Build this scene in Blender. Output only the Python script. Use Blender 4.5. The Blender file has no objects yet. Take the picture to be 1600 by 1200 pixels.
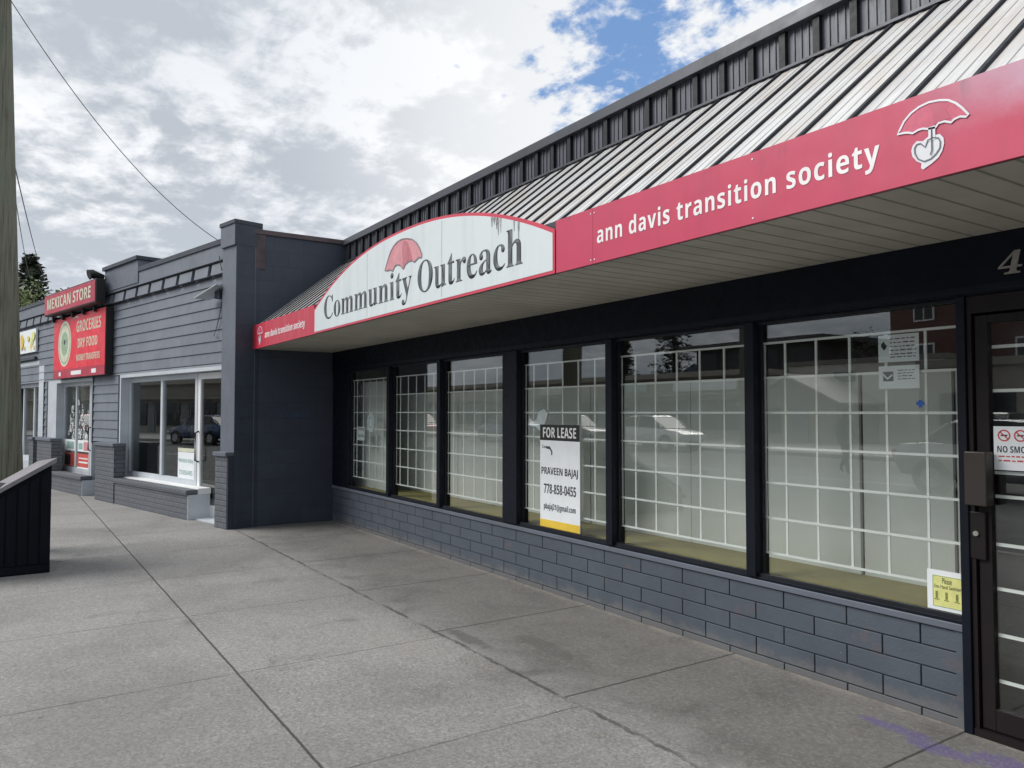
import bpy, bmesh, math, random
from mathutils import Vector, Matrix
random.seed(7)
S = bpy.context.scene
COL = S.collection
R = math.radians

# ---------------------------------------------------------------- camera
cam_data = bpy.data.cameras.new('camera'); cam = bpy.data.objects.new('camera', cam_data); COL.objects.link(cam)
cam_data.sensor_fit = 'HORIZONTAL'; cam_data.sensor_width = 36.0; cam_data.lens = 36.0*1200/1600
cam_data.clip_start = 0.05; cam_data.clip_end = 6000
EYE = 1.5; PIT = math.atan(44/1200); YAW = math.atan(793/math.hypot(1200, 44))
fwd = Vector((-math.cos(YAW)*math.cos(PIT), math.sin(YAW)*math.cos(PIT), math.sin(PIT)))
cam.location = (0, 0, EYE)
cam.rotation_euler = fwd.to_track_quat('-Z', 'Y').to_euler()
S.camera = cam

# ---------------------------------------------------------------- light and sky
SUN_EL, SUN_AZ = 42, 238     # azimuth measured from +x, counter-clockwise
sd = Vector((math.cos(R(SUN_AZ))*math.cos(R(SUN_EL)), math.sin(R(SUN_AZ))*math.cos(R(SUN_EL)), math.sin(R(SUN_EL))))
sun_d = bpy.data.lights.new('sun', 'SUN'); sun = bpy.data.objects.new('sun', sun_d); COL.objects.link(sun)
sun_d.energy = 1.8; sun_d.angle = R(36); sun_d.color = (1.0, 0.965, 0.92)
sun.rotation_euler = (-sd).to_track_quat('-Z', 'Y').to_euler()
sun.location = (0, 0, 30)
W = bpy.data.worlds.new('World'); S.world = W; W.use_nodes = True
nt = W.node_tree; N = nt.nodes; L = nt.links
for n in list(N): N.remove(n)
def nd(nt_, t, **k):
    n = nt_.nodes.new(t)
    for a, b in k.items(): setattr(n, a, b)
    return n
def mth(nt_, op, a, b=None, c=None, clamp=False):
    n = nt_.nodes.new('ShaderNodeMath'); n.operation = op; n.use_clamp = clamp
    for i, v in enumerate((a, b, c)):
        if v is None: continue
        if isinstance(v, (int, float)): n.inputs[i].default_value = v
        else: nt_.links.new(v, n.inputs[i])
    return n.outputs[0]
def mixc(nt_, f, a, b):
    n = nt_.nodes.new('ShaderNodeMix'); n.data_type = 'RGBA'
    for i, v in ((0, f), (6, a), (7, b)):
        if isinstance(v, (int, float)): n.inputs[i].default_value = v
        elif isinstance(v, tuple): n.inputs[i].default_value = (*v[:3], 1)
        else: nt_.links.new(v, n.inputs[i])
    return n.outputs[2]
def smooth(nt_, v, lo, hi, a=0., b=1.):
    n = nt_.nodes.new('ShaderNodeMapRange'); n.interpolation_type = 'SMOOTHSTEP'
    nt_.links.new(v, n.inputs[0])
    for i, x in zip((1, 2, 3, 4), (lo, hi, a, b)): n.inputs[i].default_value = x
    return n.outputs[0]
def noise(nt_, vec, scale, detail=4, rough=.5, dist=0.):
    n = nt_.nodes.new('ShaderNodeTexNoise'); n.inputs['Scale'].default_value = scale
    n.inputs['Detail'].default_value = detail; n.inputs['Roughness'].default_value = rough
    n.inputs['Distortion'].default_value = dist
    if vec is not None: nt_.links.new(vec, n.inputs['Vector'])
    return n.outputs[0]
def comb(nt_, x, y, z=0.):
    n = nt_.nodes.new('ShaderNodeCombineXYZ')
    for i, v in enumerate((x, y, z)):
        if isinstance(v, (int, float)): n.inputs[i].default_value = v
        else: nt_.links.new(v, n.inputs[i])
    return n.outputs[0]
tc = nd(nt, 'ShaderNodeTexCoord'); gen = tc.outputs['Generated']
sep = nd(nt, 'ShaderNodeSeparateXYZ'); L.new(gen, sep.inputs[0])
zc = mth(nt, 'MAXIMUM', sep.outputs[2], 0.0)
zz = mth(nt, 'ADD', zc, 0.22)
u = mth(nt, 'DIVIDE', sep.outputs[0], zz); v = mth(nt, 'DIVIDE', sep.outputs[1], zz)
pl = comb(nt, u, v)
# a bank of cloud: big masses, billows, wisps; thin toward one blue gap
n1 = noise(nt, pl, 1.9, 4, .5, .3)
n2 = noise(nt, pl, 6.0, 9, .62, .25)
n3 = noise(nt, pl, 0.8, 3, .5)
n4 = noise(nt, pl, 15., 6, .6, .2)
dens = mth(nt, 'ADD', mth(nt, 'ADD', mth(nt, 'MULTIPLY', n1, .40), mth(nt, 'MULTIPLY', n2, .42)), mth(nt, 'MULTIPLY', n4, .18))
def dirmask(d, lo, hi):
    vd = nd(nt, 'ShaderNodeVectorMath', operation='DOT_PRODUCT'); L.new(gen, vd.inputs[0])
    vd.inputs[1].default_value = Vector(d).normalized()
    return smooth(nt, vd.outputs['Value'], lo, hi)
gap = mth(nt, 'MAXIMUM', dirmask((-.640, .622, .455), .972, .999), mth(nt, 'MULTIPLY', dirmask((-.655, .62, .42), .988, 1.0), .6))
cv = mth(nt, 'ADD', mth(nt, 'ADD', mth(nt, 'MULTIPLY', n2, .5), mth(nt, 'MULTIPLY', n4, .4)), mth(nt, 'MULTIPLY', n1, .1))
cover = smooth(nt, mth(nt, 'SUBTRACT', cv, mth(nt, 'MULTIPLY', gap, .195)), .27, .39)
bright = dirmask((-.62, .70, .34), .86, .998)
shade = smooth(nt, dens, .42, .55)                     # thick bellies are greyer
shade = mth(nt, 'SUBTRACT', shade, mth(nt, 'MULTIPLY', bright, .50), clamp=True)
cc = mixc(nt, shade, (5.75, 5.85, 6.0), (2.95, 3.2, 3.55))
cc = mixc(nt, mth(nt, 'MULTIPLY', bright, .6), cc, (5.8, 5.85, 5.85))
cc = mixc(nt, mth(nt, 'MULTIPLY', smooth(nt, n3, .40, .62), mth(nt, 'SUBTRACT', .30, mth(nt, 'MULTIPLY', bright, .30))), cc, (3.1, 3.4, 3.85))
lowh = smooth(nt, sep.outputs[2], 0.02, 0.26, 1., 0.)
cc = mixc(nt, mth(nt, 'MULTIPLY', lowh, .55), cc, (3.5, 3.95, 4.5))
sky = nd(nt, 'ShaderNodeTexSky', sky_type='NISHITA'); sky.sun_disc = False
sky.sun_elevation = R(SUN_EL); sky.sun_rotation = R(90-SUN_AZ); sky.altitude = 50
skc = mixc(nt, .65, sky.outputs[0], (1.0, 1.95, 3.9))
fin = mixc(nt, cover, skc, cc)
bg = nd(nt, 'ShaderNodeBackground'); bg.inputs[1].default_value = 0.1
out = nd(nt, 'ShaderNodeOutputWorld'); L.new(fin, bg.inputs[0]); L.new(bg.outputs[0], out.inputs[0])
W.cycles.sampling_method = 'MANUAL'; W.cycles.sample_map_resolution = 512
S.view_settings.view_transform = 'Standard'; S.view_settings.look = 'None'
S.view_settings.exposure = 0.82; S.view_settings.gamma = 1
S.cycles.max_bounces = 8; S.cycles.transparent_max_bounces = 16; S.cycles.use_denoising = True
S.cycles.sample_clamp_indirect = 6

# ---------------------------------------------------------------- helpers
class MB:
    """collects faces of one mesh"""
    def __init__(s): s.v = []; s.f = []
    def poly(s, pts):
        i = len(s.v); s.v += [tuple(p) for p in pts]; s.f.append(tuple(range(i, i+len(pts))))
    def box(s, x0, x1, y0, y1, z0, z1, T=None):
        T = T or (lambda a, b, c: (a, b, c))
        i = len(s.v)
        s.v += [T(x, y, z) for z in (z0, z1) for y in (y0, y1) for x in (x0, x1)]
        s.f += [(i+a, i+b, i+c, i+d) for a, b, c, d in ((0,2,3,1),(4,5,7,6),(0,1,5,4),(2,6,7,3),(0,4,6,2),(1,3,7,5))]
        return s
    def prism(s, pts, d):
        """pts polygon in 3D, extruded by vector d"""
        n = len(pts); i = len(s.v); d = Vector(d)
        s.v += [tuple(p) for p in pts] + [tuple(Vector(p)+d) for p in pts]
        s.f.append(tuple(range(i, i+n))); s.f.append(tuple(range(i+2*n-1, i+n-1, -1)))
        for k in range(n):
            j = (k+1) % n; s.f.append((i+j, i+k, i+n+k, i+n+j))
        return s
    def tube(s, pts, rad, n=8, cap=True):
        pts = [Vector(p) for p in pts]; i0 = len(s.v)
        rad = rad if isinstance(rad, (list, tuple)) else [rad]*len(pts)
        for k, p in enumerate(pts):
            t = (pts[min(k+1, len(pts)-1)]-pts[max(k-1, 0)]).normalized()
            a = t.cross(Vector((0, 0, 1)))
            if a.length < 1e-3: a = Vector((1, 0, 0))
            a.normalize(); b = t.cross(a)
            for q in range(n):
                w = 2*math.pi*q/n
                s.v.append(tuple(p+(a*math.cos(w)+b*math.sin(w))*rad[k]))
        for k in range(len(pts)-1):
            for q in range(n):
                r_ = (q+1) % n
                s.f.append((i0+k*n+q, i0+k*n+r_, i0+(k+1)*n+r_, i0+(k+1)*n+q))
        if cap:
            s.f.append(tuple(i0+q for q in range(n-1, -1, -1))); e = i0+(len(pts)-1)*n
            s.f.append(tuple(e+q for q in range(n)))
        return s
    def sweep(s, prof, path):
        """prof: closed polygon list of (a,b); path: list of functions mapping (a,b)->xyz"""
        n = len(prof); i0 = len(s.v)
        for T in path: s.v += [T(a, b) for a, b in prof]
        for k in range(len(path)-1):
            for q in range(n):
                r_ = (q+1) % n; s.f.append((i0+k*n+q, i0+k*n+r_, i0+(k+1)*n+r_, i0+(k+1)*n+q))
        s.f.append(tuple(i0+q for q in range(n-1, -1, -1))); e = i0+(len(path)-1)*n
        s.f.append(tuple(e+q for q in range(n)))
        return s
    def build_each(s, name, m, parent=None, **k):
        """one object per 8-cornered box collected (each separate bar is a part of its own)"""
        for i in range(0, len(s.v), 8):
            q = MB(); q.v = s.v[i:i+8]; q.f = [tuple(a-i for a in f) for f in s.f if i <= f[0] < i+8]
            q.build(name, m, parent, **k)
    def build(s, name, m, parent=None, bevel=0, smooth_=False, fix=True):
        off = parent_world(parent)
        me = bpy.data.meshes.new(name)
        me.from_pydata([(a-off.x, b-off.y, c-off.z) for a, b, c in s.v], [], s.f)
        if fix:
            bm = bmesh.new(); bm.from_mesh(me); bmesh.ops.recalc_face_normals(bm, faces=bm.faces); bm.to_mesh(me); bm.free()
        me.materials.append(m)
        if smooth_:
            for p in me.polygons: p.use_smooth = True
        o = bpy.data.objects.new(name, me); COL.objects.link(o); o.parent = parent
        if bevel:
            b = o.modifiers.new('bevel', 'BEVEL'); b.width = bevel; b.segments = 2; b.limit_method = 'ANGLE'; b.angle_limit = R(40)
        return o
def parent_world(p):
    o = Vector((0, 0, 0))
    while p is not None: o += p.location; p = p.parent
    return o
def tag(o, label=None, cat=None, group=None, kind=None):
    if label: o['label'] = label
    if cat: o['category'] = cat
    if group: o['group'] = group
    if kind: o['kind'] = kind
    return o
def empty(name, loc, label, cat, group=None):
    o = bpy.data.objects.new(name, None); COL.objects.link(o); o.location = loc
    o.empty_display_size = .2
    return tag(o, label, cat, group)
def copy_tree(o, parent=None, swap=None):
    c = o.copy(); COL.objects.link(c); c.parent = parent
    if swap and c.type == 'MESH' and c.data.materials and c.data.materials[0].name in swap:
        c.data = c.data.copy(); c.data.materials[0] = swap[o.data.materials[0].name]
    for ch in [x for x in bpy.data.objects if x.parent == o]: copy_tree(ch, c, swap)
    return c
# neighbour building frame: u runs left along its front, n out to the street
NB = R(12.5); OX, OY = -10.3, 2.6
def NF(u_, n_, z_): return (OX-u_*math.cos(NB)+n_*math.sin(NB), OY-u_*math.sin(NB)-n_*math.cos(NB), z_)

# ---------------------------------------------------------------- materials
def mat(name, col, rough=.6, var=.12, scale=3., metal=0., bump=0., bscale=60., col2=None, spec=None, stretch=None, coat=0.):
    m = bpy.data.materials.new(name); m.use_nodes = True; t = m.node_tree
    b = t.nodes['Principled BSDF']
    tcn = nd(t, 'ShaderNodeTexCoord'); vec = tcn.outputs['Object']
    if stretch:
        mp = nd(t, 'ShaderNodeMapping'); mp.inputs['Scale'].default_value = stretch; t.links.new(vec, mp.inputs[0]); vec = mp.outputs[0]
    c2 = col2 or tuple(c*(1-var) for c in col); c1 = col if col2 else tuple(min(1, c*(1+var)) for c in col)
    f = noise(t, vec, scale, 6, .6)
    f = smooth(t, f, .3, .7)
    t.links.new(mixc(t, f, c1, c2), b.inputs['Base Color'])
    b.inputs['Roughness'].default_value = rough; b.inputs['Metallic'].default_value = metal
    rr = smooth(t, noise(t, vec, scale*4, 3, .6), .2, .8, max(0, rough-.1), min(1, rough+.08)); t.links.new(rr, b.inputs['Roughness'])
    if spec is not None: b.inputs['Specular IOR Level'].default_value = spec
    if coat: b.inputs['Coat Weight'].default_value = coat
    if bump:
        bp = nd(t, 'ShaderNodeBump'); bp.inputs['Strength'].default_value = bump; bp.inputs['Distance'].default_value = .004
        t.links.new(noise(t, vec, bscale, 5, .65), bp.inputs['Height']); t.links.new(bp.outputs[0], b.inputs['Normal'])
    return m
def glassmat(name, ior=1.7, tint=(1, 1, 1), rough=0.0):
    m = bpy.data.materials.new(name); m.use_nodes = True; t = m.node_tree; t.nodes.clear()
    o = nd(t, 'ShaderNodeOutputMaterial'); g = nd(t, 'ShaderNodeBsdfGlossy'); g.inputs['Roughness'].default_value = rough
    tr = nd(t, 'ShaderNodeBsdfTransparent'); tr.inputs[0].default_value = (*tint, 1)
    tcn = nd(t, 'ShaderNodeTexCoord')
    bp = nd(t, 'ShaderNodeBump'); bp.inputs['Strength'].default_value = .12; bp.inputs['Distance'].default_value = .004
    t.links.new(noise(t, tcn.outputs['Object'], 1.1, 2, .5), bp.inputs['Height']); t.links.new(bp.outputs[0], g.inputs['Normal'])
    geo = nd(t, 'ShaderNodeNewGeometry')
    # |cos| based fresnel so front and back face behave the same (no total internal reflection)
    vd = nd(t, 'ShaderNodeVectorMath', operation='DOT_PRODUCT'); t.links.new(geo.outputs['Incoming'], vd.inputs[0]); t.links.new(geo.outputs['Normal'], vd.inputs[1])
    c = mth(t, 'ABSOLUTE', vd.outputs['Value'])
    r0 = ((ior-1)/(ior+1))**2
    f = mth(t, 'ADD', r0, mth(t, 'MULTIPLY', 1-r0, mth(t, 'POWER', mth(t, 'SUBTRACT', 1, c, clamp=True), 5)))
    mx = nd(t, 'ShaderNodeMixShader'); t.links.new(f, mx.inputs[0]); t.links.new(tr.outputs[0], mx.inputs[1]); t.links.new(g.outputs[0], mx.inputs[2])
    t.links.new(mx.outputs[0], o.inputs[0]); return m

M = {}
M['navy_frame'] = mat('navy_frame', (.0045, .007, .014), .5, .2, 6, spec=.22)
M['navy_wall'] = None
M['header'] = mat('header', (.0035, .0055, .012), .6, .2, 4, bump=.15, spec=.2)
M['knee'] = mat('painted_knee_block', (.086, .106, .136), .62, .10, 2.2, bump=.25, bscale=90)
M['groove'] = mat('mortar_groove', (.030, .036, .047), .8, .2, 8)
M['siding'] = mat('siding_paint', (.150, .170, .205), .55, .10, 1.4, bump=.15, bscale=40)
M['trim'] = mat('trim_paint', (.120, .138, .172), .5, .1, 2)
M['dark_trim'] = mat('dark_trim', (.030, .038, .055), .5, .15, 3)
M['pier'] = None
M['charcoal'] = mat('charcoal_metal', (.012, .014, .019), .5, .2, 5, spec=.3)
M['parapet_metal'] = mat('parapet_metal', (.080, .086, .106), .42, .12, 3, metal=.15, stretch=(4, 4, .6))
M['cap'] = mat('cap_flashing', (.062, .066, .080), .4, .15, 2, metal=.3)
M['white_frame'] = mat('white_frame', (.52, .56, .60), .4, .08, 3)
M['white'] = mat('white_paint', (.78, .79, .79), .5, .04, 4)
M['grille'] = mat('white_grille', (.93, .94, .93), .45, .04, 4)
M['board'] = mat('white_board', (.80, .83, .81), .7, .05, 1.2)
M['ochre'] = mat('ochre_carpet', (.36, .31, .11), .95, .14, 2.2, bump=.4, bscale=300)
M['dark_room'] = mat('dark_room', (.16, .16, .155), .9, .2, 2)
M['room_wall'] = mat('room_wall', (.55, .55, .50), .9, .06, 1)
M['ceiling'] = mat('room_ceiling', (.6, .6, .57), .9, .1, 1)
M['brown'] = mat('brown_metal', (.012, .009, .010), .5, .15, 5, spec=.25)
M['black'] = mat('black', (.012, .012, .013), .5, .1, 5)
M['ink'] = mat('ink', (.03, .033, .04), .6, .1, 5)
M['letter_grey'] = mat('letter_grey', (.045, .052, .064), .6, .5, 9, col2=(.10, .115, .13))
M['sign_white'] = None
M['red_edge'] = mat('red_edge', (.55, .05, .09), .45, .12, 2)
M['letter_white'] = mat('letter_white', (.80, .80, .80), .5, .06, 6)
M['logo_white'] = mat('logo_white', (.72, .74, .78), .5, .05, 6)
M['pink_red'] = mat('pink_red', (.56, .10, .17), .5, .1, 20)
M['faded_red'] = mat('faded_red', (.60, .26, .29), .55, .12, 8)
M['faded_red_dark'] = mat('faded_red_dark', (.46, .15, .18), .55, .2, 9)
M['sign_red'] = mat('sign_red', (.74, .010, .032), .42, .1, 1.5)
M['sign_red_dark'] = mat('sign_red_dark', (.42, .012, .042), .4, .1, 1.5)
M['cream'] = mat('cream', (.62, .62, .48), .5, .1, 6)
M['green'] = mat('emblem_green', (.28, .40, .26), .5, .2, 12)
M['paper'] = mat('paper', (.78, .82, .84), .6, .04, 8)
M['yellow'] = mat('yellow_band', (.80, .55, .06), .5, .08, 6)
M['pale_yellow'] = mat('pale_yellow', (.70, .70, .26), .6, .1, 20)
M['poster_red'] = mat('poster_red', (.60, .10, .08), .55, .15, 10)
M['poster_teal'] = mat('poster_teal', (.30, .45, .42), .55, .25, 20)
M['stop_red'] = mat('stop_red', (.55, .05, .05), .5, .1, 8)
M['blue'] = mat('blue_sticker', (.02, .10, .40), .5, .1, 8)
M['number'] = mat('number_metal', (.30, .29, .27), .4, .15, 20)
M['bin'] = mat('bin_paint', (.0035, .005, .011), .6, .3, 3, spec=.15, stretch=(1, 1, .4))
M['bin_top'] = mat('weathered_top', (.21, .20, .215), .8, .15, 8, bump=.4)
M['cable'] = mat('cable', (.10, .10, .11), .6, .1, 3)
M['asphalt'] = mat('asphalt', (.15, .15, .148), .9, .15, .8, bump=.6, bscale=120)
M['curb'] = mat('curb_concrete', (.34, .33, .31), .85, .12, 2, bump=.3)
M['line_paint'] = mat('line_paint', (.7, .7, .68), .7, .12, 5)
M['earth'] = mat('earth', (.10, .11, .07), .95, .3, .05)
M['hill'] = mat('hill', (.045, .075, .10), .95, .3, .01)
M['glass'] = glassmat('window_glass', 2.0, (.97, .99, .98))
M['glass_dark'] = glassmat('shop_glass', 1.9, (.80, .85, .85))
M['beige_wall'] = mat('beige_wall', (.34, .31, .27), .8, .08, .7)
M['white_wall'] = mat('white_render', (.72, .71, .66), .8, .05, .7)
M['gable_wall'] = mat('gable_wall', (.30, .28, .25), .8, .08, .9)
M['roof_grey'] = mat('roof_grey', (.10, .10, .10), .8, .15, 2)
M['brickred'] = None
M['dark_glass'] = mat('dark_window', (.02, .025, .03), .08, .2, 1)
M['door_grey'] = mat('door_grey', (.20, .22, .24), .5, .1, 3)
M['skin_goods'] = mat('goods', (.25, .17, .12), .8, .6, 14, col2=(.02, .02, .03))

def cmu(name, c1, c2, bw, bh, plane, mortar=.010, mort=(.02, .025, .035), bump=.5, offs=.5, dirt=True):
    """painted masonry: plane gives which object axes run across / up"""
    m = bpy.data.materials.new(name); m.use_nodes = True; t = m.node_tree; b = t.nodes['Principled BSDF']
    tcn = nd(t, 'ShaderNodeTexCoord'); sp = nd(t, 'ShaderNodeSeparateXYZ'); t.links.new(tcn.outputs['Object'], sp.inputs[0])
    if plane == 'y': a = sp.outputs[1]
    elif plane == 'x': a = sp.outputs[0]
    else: a = mth(t, 'ADD', sp.outputs[0], mth(t, 'MULTIPLY', sp.outputs[1], 1.0))
    vec = comb(t, a, sp.outputs[2])
    br = nd(t, 'ShaderNodeTexBrick'); t.links.new(vec, br.inputs[0])
    br.offset = offs; br.inputs['Scale'].default_value = 1; br.inputs['Brick Width'].default_value = bw; br.inputs['Row Height'].default_value = bh
    br.inputs['Mortar Size'].default_value = mortar; br.inputs['Mortar Smooth'].default_value = .5
    br.inputs['Color1'].default_value = (*c1, 1); br.inputs['Color2'].default_value = (*c2, 1); br.inputs['Mortar'].default_value = (*mort, 1)
    nz = noise(t, tcn.outputs['Object'], 2.2, 6, .65)
    col = mixc(t, mth(t, 'MULTIPLY', smooth(t, nz, .35, .7), .35), br.outputs[0], tuple(x*.6 for x in c1))
    if dirt:
        sc = smooth(t, noise(t, tcn.outputs['Object'], 26, 4, .7), .66, .74)
        col = mixc(t, mth(t, 'MULTIPLY', sc, .25), col, tuple(min(1, x*2.2) for x in c1))
    t.links.new(col, b.inputs['Base Color']); b.inputs['Roughness'].default_value = .6
    bp = nd(t, 'ShaderNodeBump'); bp.inputs['Strength'].default_value = bump; bp.inputs['Distance'].default_value = .006
    h = mth(t, 'ADD', mth(t, 'MULTIPLY', br.outputs['Fac'], -1.0), mth(t, 'MULTIPLY', noise(t, tcn.outputs['Object'], 70, 4, .6), .35))
    t.links.new(h, bp.inputs['Height']); t.links.new(bp.outputs[0], b.inputs['Normal'])
    return m
M['navy_wall'] = cmu('navy_block', (.036, .047, .070), (.042, .054, .079), .406, .203, 'y', .005, (.030, .039, .058), .35)
M['pier'] = cmu('painted_brick', (.108, .120, .140), (.118, .130, .150), .21, .072, 'xy', .010, (.060, .068, .082), .7)
M['stub'] = cmu('painted_stub_brick', (.112, .122, .142), (.118, .130, .150), .21, .072, 'xy', .010, (.070, .078, .092), .6)
M['brickred'] = cmu('red_brick', (.13, .035, .028), (.10, .03, .025), .25, .085, 'x', .012, (.16, .13, .11), .3, dirt=False)

def kneemat():
    m = bpy.data.materials.new('painted_knee_block'); m.use_nodes = True; t = m.node_tree; b = t.nodes['Principled BSDF']
    tcn = nd(t, 'ShaderNodeTexCoord'); P = tcn.outputs['Object']; sp = nd(t, 'ShaderNodeSeparateXYZ'); t.links.new(P, sp.inputs[0])
    col = mixc(t, smooth(t, noise(t, P, 1.8, 6, .65), .3, .7), (.080, .097, .123), (.064, .078, .099))
    col = mixc(t, mth(t, 'MULTIPLY', smooth(t, noise(t, P, 13, 5, .7), .52, .75), .5), col, (.055, .066, .083))
    z = mth(t, 'ADD', sp.outputs[2], mth(t, 'MULTIPLY', noise(t, P, 5, 6, .75), -.26))
    col = mixc(t, mth(t, 'MULTIPLY', smooth(t, z, -.10, -.02, 1., 0.), .38), col, (.20, .185, .165))
    sc_ = mth(t, 'MULTIPLY', smooth(t, noise(t, P, 4.5, 4, .7), .62, .70), .25)
    col = mixc(t, sc_, col, (.15, .10, .10))
    chip = smooth(t, noise(t, P, 48, 3, .6), .735, .765)
    col = mixc(t, mth(t, 'MULTIPLY', chip, .55), col, (.34, .33, .31))
    t.links.new(col, b.inputs['Base Color']); b.inputs['Roughness'].default_value = .6
    bp = nd(t, 'ShaderNodeBump'); bp.inputs['Strength'].default_value = .45; bp.inputs['Distance'].default_value = .005
    t.links.new(mth(t, 'SUBTRACT', noise(t, P, 80, 5, .65), mth(t, 'MULTIPLY', chip, .5)), bp.inputs['Height']); t.links.new(bp.outputs[0], b.inputs['Normal'])
    return m
M['knee'] = kneemat()

def concrete():
    m = bpy.data.materials.new('exposed_aggregate'); m.use_nodes = True; t = m.node_tree; b = t.nodes['Principled BSDF']
    tcn = nd(t, 'ShaderNodeTexCoord'); P = tcn.outputs['Object']
    sp = nd(t, 'ShaderNodeSeparateXYZ'); t.links.new(P, sp.inputs[0]); x, y = sp.outputs[0], sp.outputs[1]
    # stones
    vo = nd(t, 'ShaderNodeTexVoronoi'); vo.inputs['Scale'].default_value = 88; t.links.new(P, vo.inputs['Vector'])
    hs = nd(t, 'ShaderNodeSeparateColor'); t.links.new(vo.outputs['Color'], hs.inputs[0])
    g = noise(t, P, 120, 3, .7)
    mid = noise(t, P, 34, 4, .65)
    base = mixc(t, hs.outputs[0], (.15, .149, .148), (.42, .415, .405))
    base = mixc(t, smooth(t, g, .32, .70), base, (.275, .272, .266))
    base = mixc(t, mth(t, 'MULTIPLY', smooth(t, mid, .40, .75), .35), base, (.15, .146, .142))
    base = mixc(t, mth(t, 'MULTIPLY', smooth(t, hs.outputs[2], .86, .95), .22), base, (.58, .57, .55))
    # each slab was finished a little differently
    sx_ = mth(t, 'FLOOR', mth(t, 'DIVIDE', mth(t, 'ADD', x, 1.66+14.7), 1.47)); sy_ = mth(t, 'FLOOR', mth(t, 'DIVIDE', mth(t, 'ADD', y, .2), 1.35))
    wn = nd(t, 'ShaderNodeTexWhiteNoise'); t.links.new(comb(t, sx_, sy_), wn.inputs['Vector'])
    base = mixc(t, mth(t, 'MULTIPLY', wn.outputs['Value'], .22), base, (.19, .186, .18))
    # broad stains
    st = noise(t, P, .55, 5, .62, .4); st2 = noise(t, P, 2.3, 5, .65, .6)
    base = mixc(t, mth(t, 'MULTIPLY', smooth(t, st, .42, .66), .40), base, (.135, .13, .124))
    base = mixc(t, mth(t, 'MULTIPLY', smooth(t, st, .52, .30), .28), base, (.34, .318, .288))
    base = mixc(t, mth(t, 'MULTIPLY', smooth(t, st2, .58, .74), .45), base, (.12, .115, .11))
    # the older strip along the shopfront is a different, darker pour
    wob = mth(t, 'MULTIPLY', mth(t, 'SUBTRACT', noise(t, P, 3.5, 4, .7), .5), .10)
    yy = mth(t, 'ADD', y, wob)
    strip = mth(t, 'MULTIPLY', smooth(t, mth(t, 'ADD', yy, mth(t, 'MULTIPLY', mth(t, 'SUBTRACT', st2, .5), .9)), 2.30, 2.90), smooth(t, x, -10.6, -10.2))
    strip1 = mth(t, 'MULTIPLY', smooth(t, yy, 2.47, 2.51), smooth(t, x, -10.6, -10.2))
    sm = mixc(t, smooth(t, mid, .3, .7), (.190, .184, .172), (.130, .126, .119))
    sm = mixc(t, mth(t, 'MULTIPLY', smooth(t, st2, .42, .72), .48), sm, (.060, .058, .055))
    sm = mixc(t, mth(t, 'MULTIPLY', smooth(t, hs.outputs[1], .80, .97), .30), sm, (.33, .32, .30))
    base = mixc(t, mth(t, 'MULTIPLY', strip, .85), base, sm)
    # pale scuffed line of crumbled cement at the foot of the wall
    foot = mth(t, 'MULTIPLY', smooth(t, mth(t, 'ADD', y, mth(t, 'MULTIPLY', wob, .7)), 3.72, 3.84), smooth(t, x, -10.6, -10.2))
    foot = mth(t, 'MULTIPLY', foot, smooth(t, noise(t, P, 6, 5, .75), .38, .58, .15, 1.))
    base = mixc(t, mth(t, 'MULTIPLY', foot, .7), base, (.32, .29, .26))
    # joints
    wv = noise(t, P, 9, 4, .7); w1 = mth(t, 'MULTIPLY', mth(t, 'SUBTRACT', wv, .5), .014)
    w2 = mth(t, 'MULTIPLY', mth(t, 'SUBTRACT', wv, .5), .075)
    def line(c, pos, wid, wob_):
        d = mth(t, 'ABSOLUTE', mth(t, 'SUBTRACT', mth(t, 'ADD', c, wob_), pos))
        return smooth(t, d, wid*.35, wid, 1., 0.)
    J = line(y, 1.15, .010, w1)
    J = mth(t, 'MAXIMUM', J, mth(t, 'MULTIPLY', line(y, -0.55, .010, w1), .8))
    fl = mth(t, 'FRACT', mth(t, 'DIVIDE', mth(t, 'ADD', mth(t, 'ADD', x, 1.66+14.7), w1), 1.47))
    dd = mth(t, 'MULTIPLY', mth(t, 'MINIMUM', fl, mth(t, 'SUBTRACT', 1., fl)), 1.47)
    cross = mth(t, 'MULTIPLY', smooth(t, dd, .002, .009, .75, 0.), smooth(t, yy, 2.52, 2.48))
    fade = smooth(t, noise(t, P, 1.7, 3, .6), .32, .55, .45, 1.)
    J = mth(t, 'MAXIMUM', J, mth(t, 'MULTIPLY', cross, fade))
    j2 = line(x, -1.885, .009, w1)
    for p_ in (-3.27, -4.72, -6.14, -7.6, -9.1): j2 = mth(t, 'MAXIMUM', j2, line(x, p_, .010, w1))
    j2 = mth(t, 'MULTIPLY', j2, strip1)
    J = mth(t, 'MAXIMUM', J, j2)
    edge = mth(t, 'MULTIPLY', line(y, 2.49, .020, w2), mth(t, 'MULTIPLY', smooth(t, x, -10.6, -10.2), smooth(t, noise(t, P, 3.3, 3, .6), .36, .55, .2, .85)))
    # broken edge of the old joint
    crum = mth(t, 'MULTIPLY', line(y, 2.40, .17, w2), mth(t, 'MULTIPLY', smooth(t, noise(t, P, 2.1, 4, .65), .50, .62), smooth(t, x, -10.6, -10.2)))
    base = mixc(t, mth(t, 'MULTIPLY', crum, .5), base, mixc(t, smooth(t, noise(t, P, 55, 3, .7), .45, .6), (.10, .095, .08), (.40, .38, .34)))
    J = mth(t, 'MAXIMUM', J, edge)
    base = mixc(t, mth(t, 'MULTIPLY', J, .82), base, (.045, .042, .037))
    # chewing gum and grit
    vg = nd(t, 'ShaderNodeTexVoronoi'); vg.inputs['Scale'].default_value = 1.35; t.links.new(P, vg.inputs['Vector'])
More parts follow.
